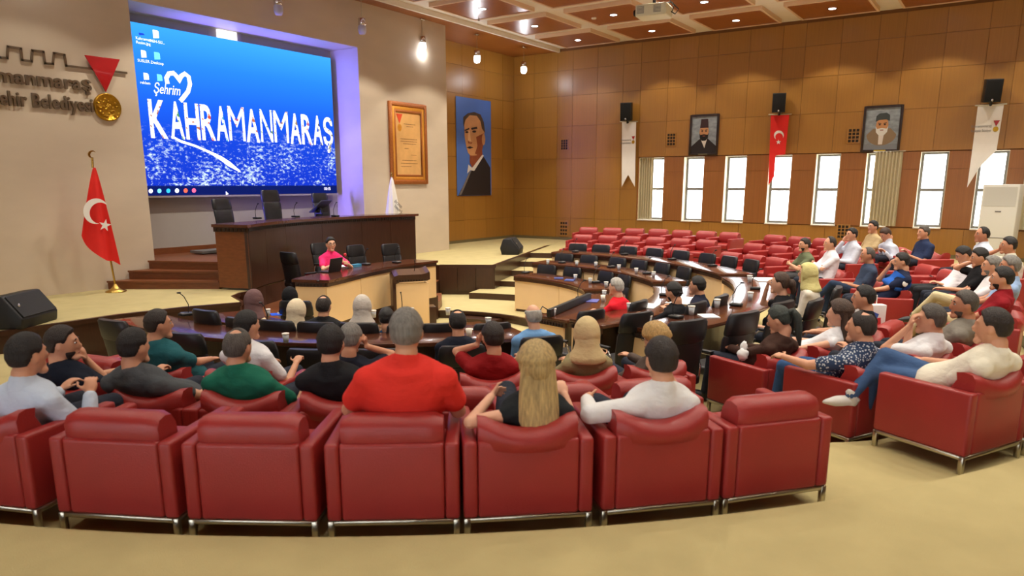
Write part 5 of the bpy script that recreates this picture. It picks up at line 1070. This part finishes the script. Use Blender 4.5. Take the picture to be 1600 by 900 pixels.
# ================================================================== SMALL THINGS ON THE DESKS
CUPM = {}
m = MB(); m.lathe((0, 0, 0), [(.001, .002), (.028, 0), (.036, .095), (.033, .095), (.026, .006), (.001, .008)], 14); CUPM['glass'] = m.mesh('glass_wall', CUP)
m = MB(); m.lathe((0, 0, 0), [(.037, .088), (.04, .092), (.04, .102), (.001, .104)], 14); CUPM['lid'] = m.mesh('lid', WHITE)
m = MB(); m.lathe((0, 0, 0), [(.001, .001), (.026, 0), (.038, .1), (.036, .1), (.024, .004), (.001, .005)], 14); CUPM['paper'] = m.mesh('paper_wall', mat('paper_cup', (232, 226, 210), .7))
def cup(x, y, z, where, kind='glass', s=1.0):
    p = atz(x, y, z + .001); t = thing('water_glass' if kind == 'glass' else 'paper_cup', ('lidded water glass ' if kind == 'glass' else 'white paper cup ') + where, 'glass' if kind == 'glass' else 'cup', p, 0, 'drinks ' + where); t.scale = (s, s, s)
    link('wall', CUPM[kind], t)
    if kind == 'glass': link('lid', CUPM['lid'], t)
    return t
zR1, zR2, zR3 = T5 + .741, T4 + .741, T3 + .741
W1 = 'on the innermost empty desk'; W2 = 'on the middle empty desk'
for x, y in ((899, 437), (922, 443)): cup(x, y, zR1, W1)
for x, y in ((856, 413), (901, 415), (931, 417), (967, 421.5), (994, 427), (1021, 433)): cup(x, y, zR2, W2)
for x, y in ((865, 493), (944, 463), (947, 449)): cup(x, y, zR1, 'on the desk of the man in red')
cup(942, 471, zR1, 'on the desk of the man in red', 'paper')
for x, y in ((921, 499), (983, 485)): cup(x, y, zR2, 'on the desk of the men in dark jackets')
for x, y in ((1013, 508), (1080, 492), (1120, 481), (1171, 441), (1172, 469)): cup(x, y, zR3, 'on the glossy desk', s=1.1)
for x, y in ((314, 504), (447, 535)): cup(x, y, zR2, 'on the purple desk')
cup(733, 527, zR2, 'on the purple desk', 'paper'); cup(763, 509, zR2, 'on the purple desk')
for x, y in ((419, 494), (584, 496), (643, 492), (700, 492)): cup(x, y, zR1, 'on the inner desk facing the screen')
# gooseneck conference microphones
CM = {}
m = MB(); m.box(-.06, .06, -.075, .075, 0, .035); CM['base'] = m.mesh('base', BLKP, .012)
m = MB(); m.tube([(0, .04, .03), (0, .05, .14), (0, .0, .25), (0, -.05, .3)], .006, 7); m.ell((0, -.06, .305), (.012, .03, .012)); CM['neck'] = m.mesh('gooseneck', BLKP)
m = MB(); m.box(-.035, .035, -.06, -.02, .035, .038); CM['key'] = m.mesh('button_strip', GREYINK)
def mic(p, rz, label, group=None):
    t = thing('conference_microphone', label, 'microphone', p, rz, group)
    for n_, k in (('base', 'base'), ('gooseneck', 'neck'), ('button_strip', 'key')): link(n_, CM[k], t)
GM = 'conference microphones on the empty desks'
for x, y, z in ((821, 427, zR1), (931, 442, zR1), (878, 411, zR2), (955, 418, zR2), (1011, 428, zR2), (899, 394, zR3), (976, 398, zR3), (1050, 406, zR3), (1113, 416, zR3)):
    p = atz(x, y, z + .001); mic(p, math.atan2(p.y - C1[1], p.x - C1[0]) + R(90), 'black gooseneck microphone on the %s empty desk' % {zR1: 'innermost', zR2: 'middle', zR3: 'outer'}[z], 'microphones on the %s empty desk' % {zR1: 'innermost', zR2: 'middle', zR3: 'outer'}[z])
for x, y, z, lab in ((907, 467, zR1, 'black gooseneck microphone before the man in red'), (1038, 462, zR2, 'black gooseneck microphone before the bearded man in black'), (1056, 497, zR3, 'black gooseneck microphone at the end of the glossy desk'), (1150, 478, zR3, 'black gooseneck microphone in the middle of the glossy desk'), (1180, 452, zR3, 'black gooseneck microphone before the young woman in black'), (290, 493, zR2, 'black gooseneck microphone at the stage end of the purple desk'), (415, 511, zR2, 'black gooseneck microphone behind the white polo'), (505, 468, zR1, 'black gooseneck microphone before the uniformed man'), (628, 489, zR1, 'black gooseneck microphone at the inner desk before the lectern')):
    p = atz(x, y, z + .001); mic(p, math.atan2(p.y - C1[1], p.x - C1[0]) + R(90), lab)
for (x, y), z, lab in (((402, 342), 1.171, 'black gooseneck microphone on the rostrum end'), ((462, 339.5), 1.171, 'black gooseneck microphone at the centre of the rostrum'), ((524, 338.5), 1.171, 'black gooseneck microphone by the rostrum monitor'), ((572, 414), .371, 'black gooseneck microphone near the pink speaker'), ((620, 411), .371, 'black gooseneck microphone at the lectern end of the speakers desk')):
    p = atz(x, y, z); mic(p, R(0), lab)
def flat(name, x, y, z, w, d, rz, mt, label, cat, th=.008):
    p = atz(x, y, z + .001); t = thing(name, label, cat, p, R(rz)); m = MB(); m.box(-w / 2, w / 2, -d / 2, d / 2, 0, th); part(m, 'sheet' if th < .02 else 'body', mt, t); return t
flat('folder', 923, 470, zR1, .3, .24, 20, TABLET, 'purple-blue folder on the desk of the man in red', 'folder')
flat('folder', 873, 435, zR1, .24, .18, 30, mat('folder_navy', (44, 58, 120), .5), 'navy folder on the innermost empty desk', 'folder', .012)
flat('folder', 890, 438, zR1, .24, .18, 20, mat('folder_blue', (60, 80, 150), .5), 'blue folder beside the navy folder on the empty desk', 'folder', .012)
flat('paper_sheets', 1010, 478, zR2, .42, .3, 10, PAPER, 'white papers before the bearded man in black', 'papers')
flat('paper_sheets', 1072, 470, zR2, .7, .42, 5, PAPER, 'large white sheets before the man in the navy jacket', 'papers')
flat('paper_sheets', 1107, 494, zR3, .25, .2, 40, PAPER, 'white paper at the end of the glossy desk', 'papers')
flat('paper_sheets', 1196, 437, zR3, .5, .35, 30, PAPER, 'white papers before the young woman in black', 'papers')
flat('tablet', 438, 491, zR1, .26, .18, -30, mat('tablet_glow', (40, 90, 210), .2, emis=.5), 'lit blue tablet on the inner desk before the cream headscarf', 'tablet', .01)
flat('notebook', 300, 491, zR2, .3, .22, -40, BLKP, 'closed black notebook at the stage end of the purple desk', 'notebook', .02)
flat('paper_sheets', 536, 410 + 6, .371, .5, .22, 0, PAPER, 'papers on the speakers desk before the pink speaker', 'papers')
flat('pencil_case', 556, 417, .371, .22, .09, 5, mat('case_blue', (60, 140, 180), .6), 'blue pencil case on the speakers desk', 'pencil case', .05)
# long black display bar standing along the inner edge of the desk
a, b = atz(857, 496, zR1), atz(921, 468, zR1); t = thing('display_bar', 'long black display standing on the desk of the man in red', 'monitor', (a.x, a.y, zR1 + .001)); d = b - a; d.z = 0
n_ = Vector((d.y, -d.x, 0)).normalized() * .03
m = MB(); m.prism([(v.x, v.y) for v in (-n_, d - n_, d + n_, n_)], .0, .11); part(m, 'display_case', BLKP, t, .008)
m = MB(); m.tube([Vector((0, 0, .1)), Vector((-.08, .05, .16)), Vector((-.16, .06, .08)), Vector((-.2, .08, .006))], .008, 6); part(m, 'cable', BLKP, t)
# monitor on the rostrum
p = atz(502, 334, 1.171); t = thing('desk_monitor', 'black tilted monitor on the rostrum', 'monitor', p, R(15))
m = MB(); q = [Vector((-.3, .12, .03)), Vector((.22, .12, .03)), Vector((.34, -.1, .3)), Vector((-.1, -.1, .3))]; plate(q, Vector((0, .77, .63)), .03, m); part(m, 'display', BLKP, t)
m = MB(); m.box(-.1, .12, -.1, .1, 0, .02); m.tube([(0, 0, .02), (0, .02, .14)], .03, 8); part(m, 'stand', BLKP, t)
# laptop before the speaker
p = atz(507, 424, .371); t = thing('laptop', 'open black laptop before the pink speaker', 'laptop', p, R(190))
m = MB(); m.box(-.17, .17, -.02, .22, 0, .018); part(m, 'keyboard_base', BLKP, t, .004)
m = MB(); m.box(-.17, .17, -.006, .006, 0, .24); k = part(m, 'screen_lid', BLKP, t, .004); k.location = (0, .22, .012); k.rotation_euler = (R(-14), 0, 0)
# hand-held microphone of the speaker
q = atz(533, 402, .55); a = aty(530, 408, q.y); b = aty(539, 398, q.y - .05); t = thing('handheld_microphone', 'wireless microphone with red band held by the pink speaker', 'microphone', a); d = b - a
m = MB(); m.tube([Vector((0, 0, 0)), d * .8], [.014, .018], 8); part(m, 'handle', BLKP, t); m = MB(); m.ell(d, (.028, .028, .032)); part(m, 'head_cap', mat('mic_red', (200, 50, 60), .5), t)
# papers bag, tissue, pen
p = pol(C2, 6.75, -98.7); t = thing('gift_bag', 'white paper gift bag with red and blue print on an armchair', 'bag', (p.x, p.y, T2 + .43), R(-55)); t.scale = (1.15, 1.15, 1.25)
m = MB(); m.box(-.13, .13, -.045, .045, 0, .34); part(m, 'bag_body', PAPER, t, .006); m = MB(); plate([(-.07, -.047, .2), (.03, -.047, .18), (.06, -.047, .26), (-.04, -.047, .3)], NY, .002, m); part(m, 'print_blue', mat('print_blue', (60, 100, 190), .6), t)
m = MB(); plate([(.0, -.049, .14), (.09, -.049, .15), (.08, -.049, .23), (.01, -.049, .22)], NY, .002, m); part(m, 'print_red', mat('print_red', (214, 60, 60), .6), t)
m = MB(); m.tube([(-.05, 0, .33), (-.05, 0, .42), (.05, 0, .42), (.05, 0, .33)], .005, 6); part(m, 'handle', FLAGW, t)
p = atz(1160, 562, T2 + .553); t = thing('crumpled_tissue', 'crumpled white tissue packet on a red chair arm', 'tissue', p); m = MB(); rnd = random.Random(11)
m.ell((0, 0, .05), (.06, .05, .055), None, 12, 9, fn=lambda v: v * (1 + .35 * (rnd.random() - .5))); m.ell((.02, .0, .12), (.03, .035, .05), None, 9, 7, fn=lambda v: v * (1 + .4 * (rnd.random() - .5))); part(m, 'tissue_paper', PAPER, t)
p = atz(1455, 432, T1 + .552); t = thing('pen', 'black and silver pen lying on a chair arm', 'pen', p, R(20)); m = MB(); m.tube([(-.08, 0, .008), (.08, 0, .008)], .008, 8); part(m, 'barrel', BLKP, t); m = MB(); m.tube([(-.1, 0, .008), (-.08, 0, .008)], .009, 8); part(m, 'tip', CHROME, t)
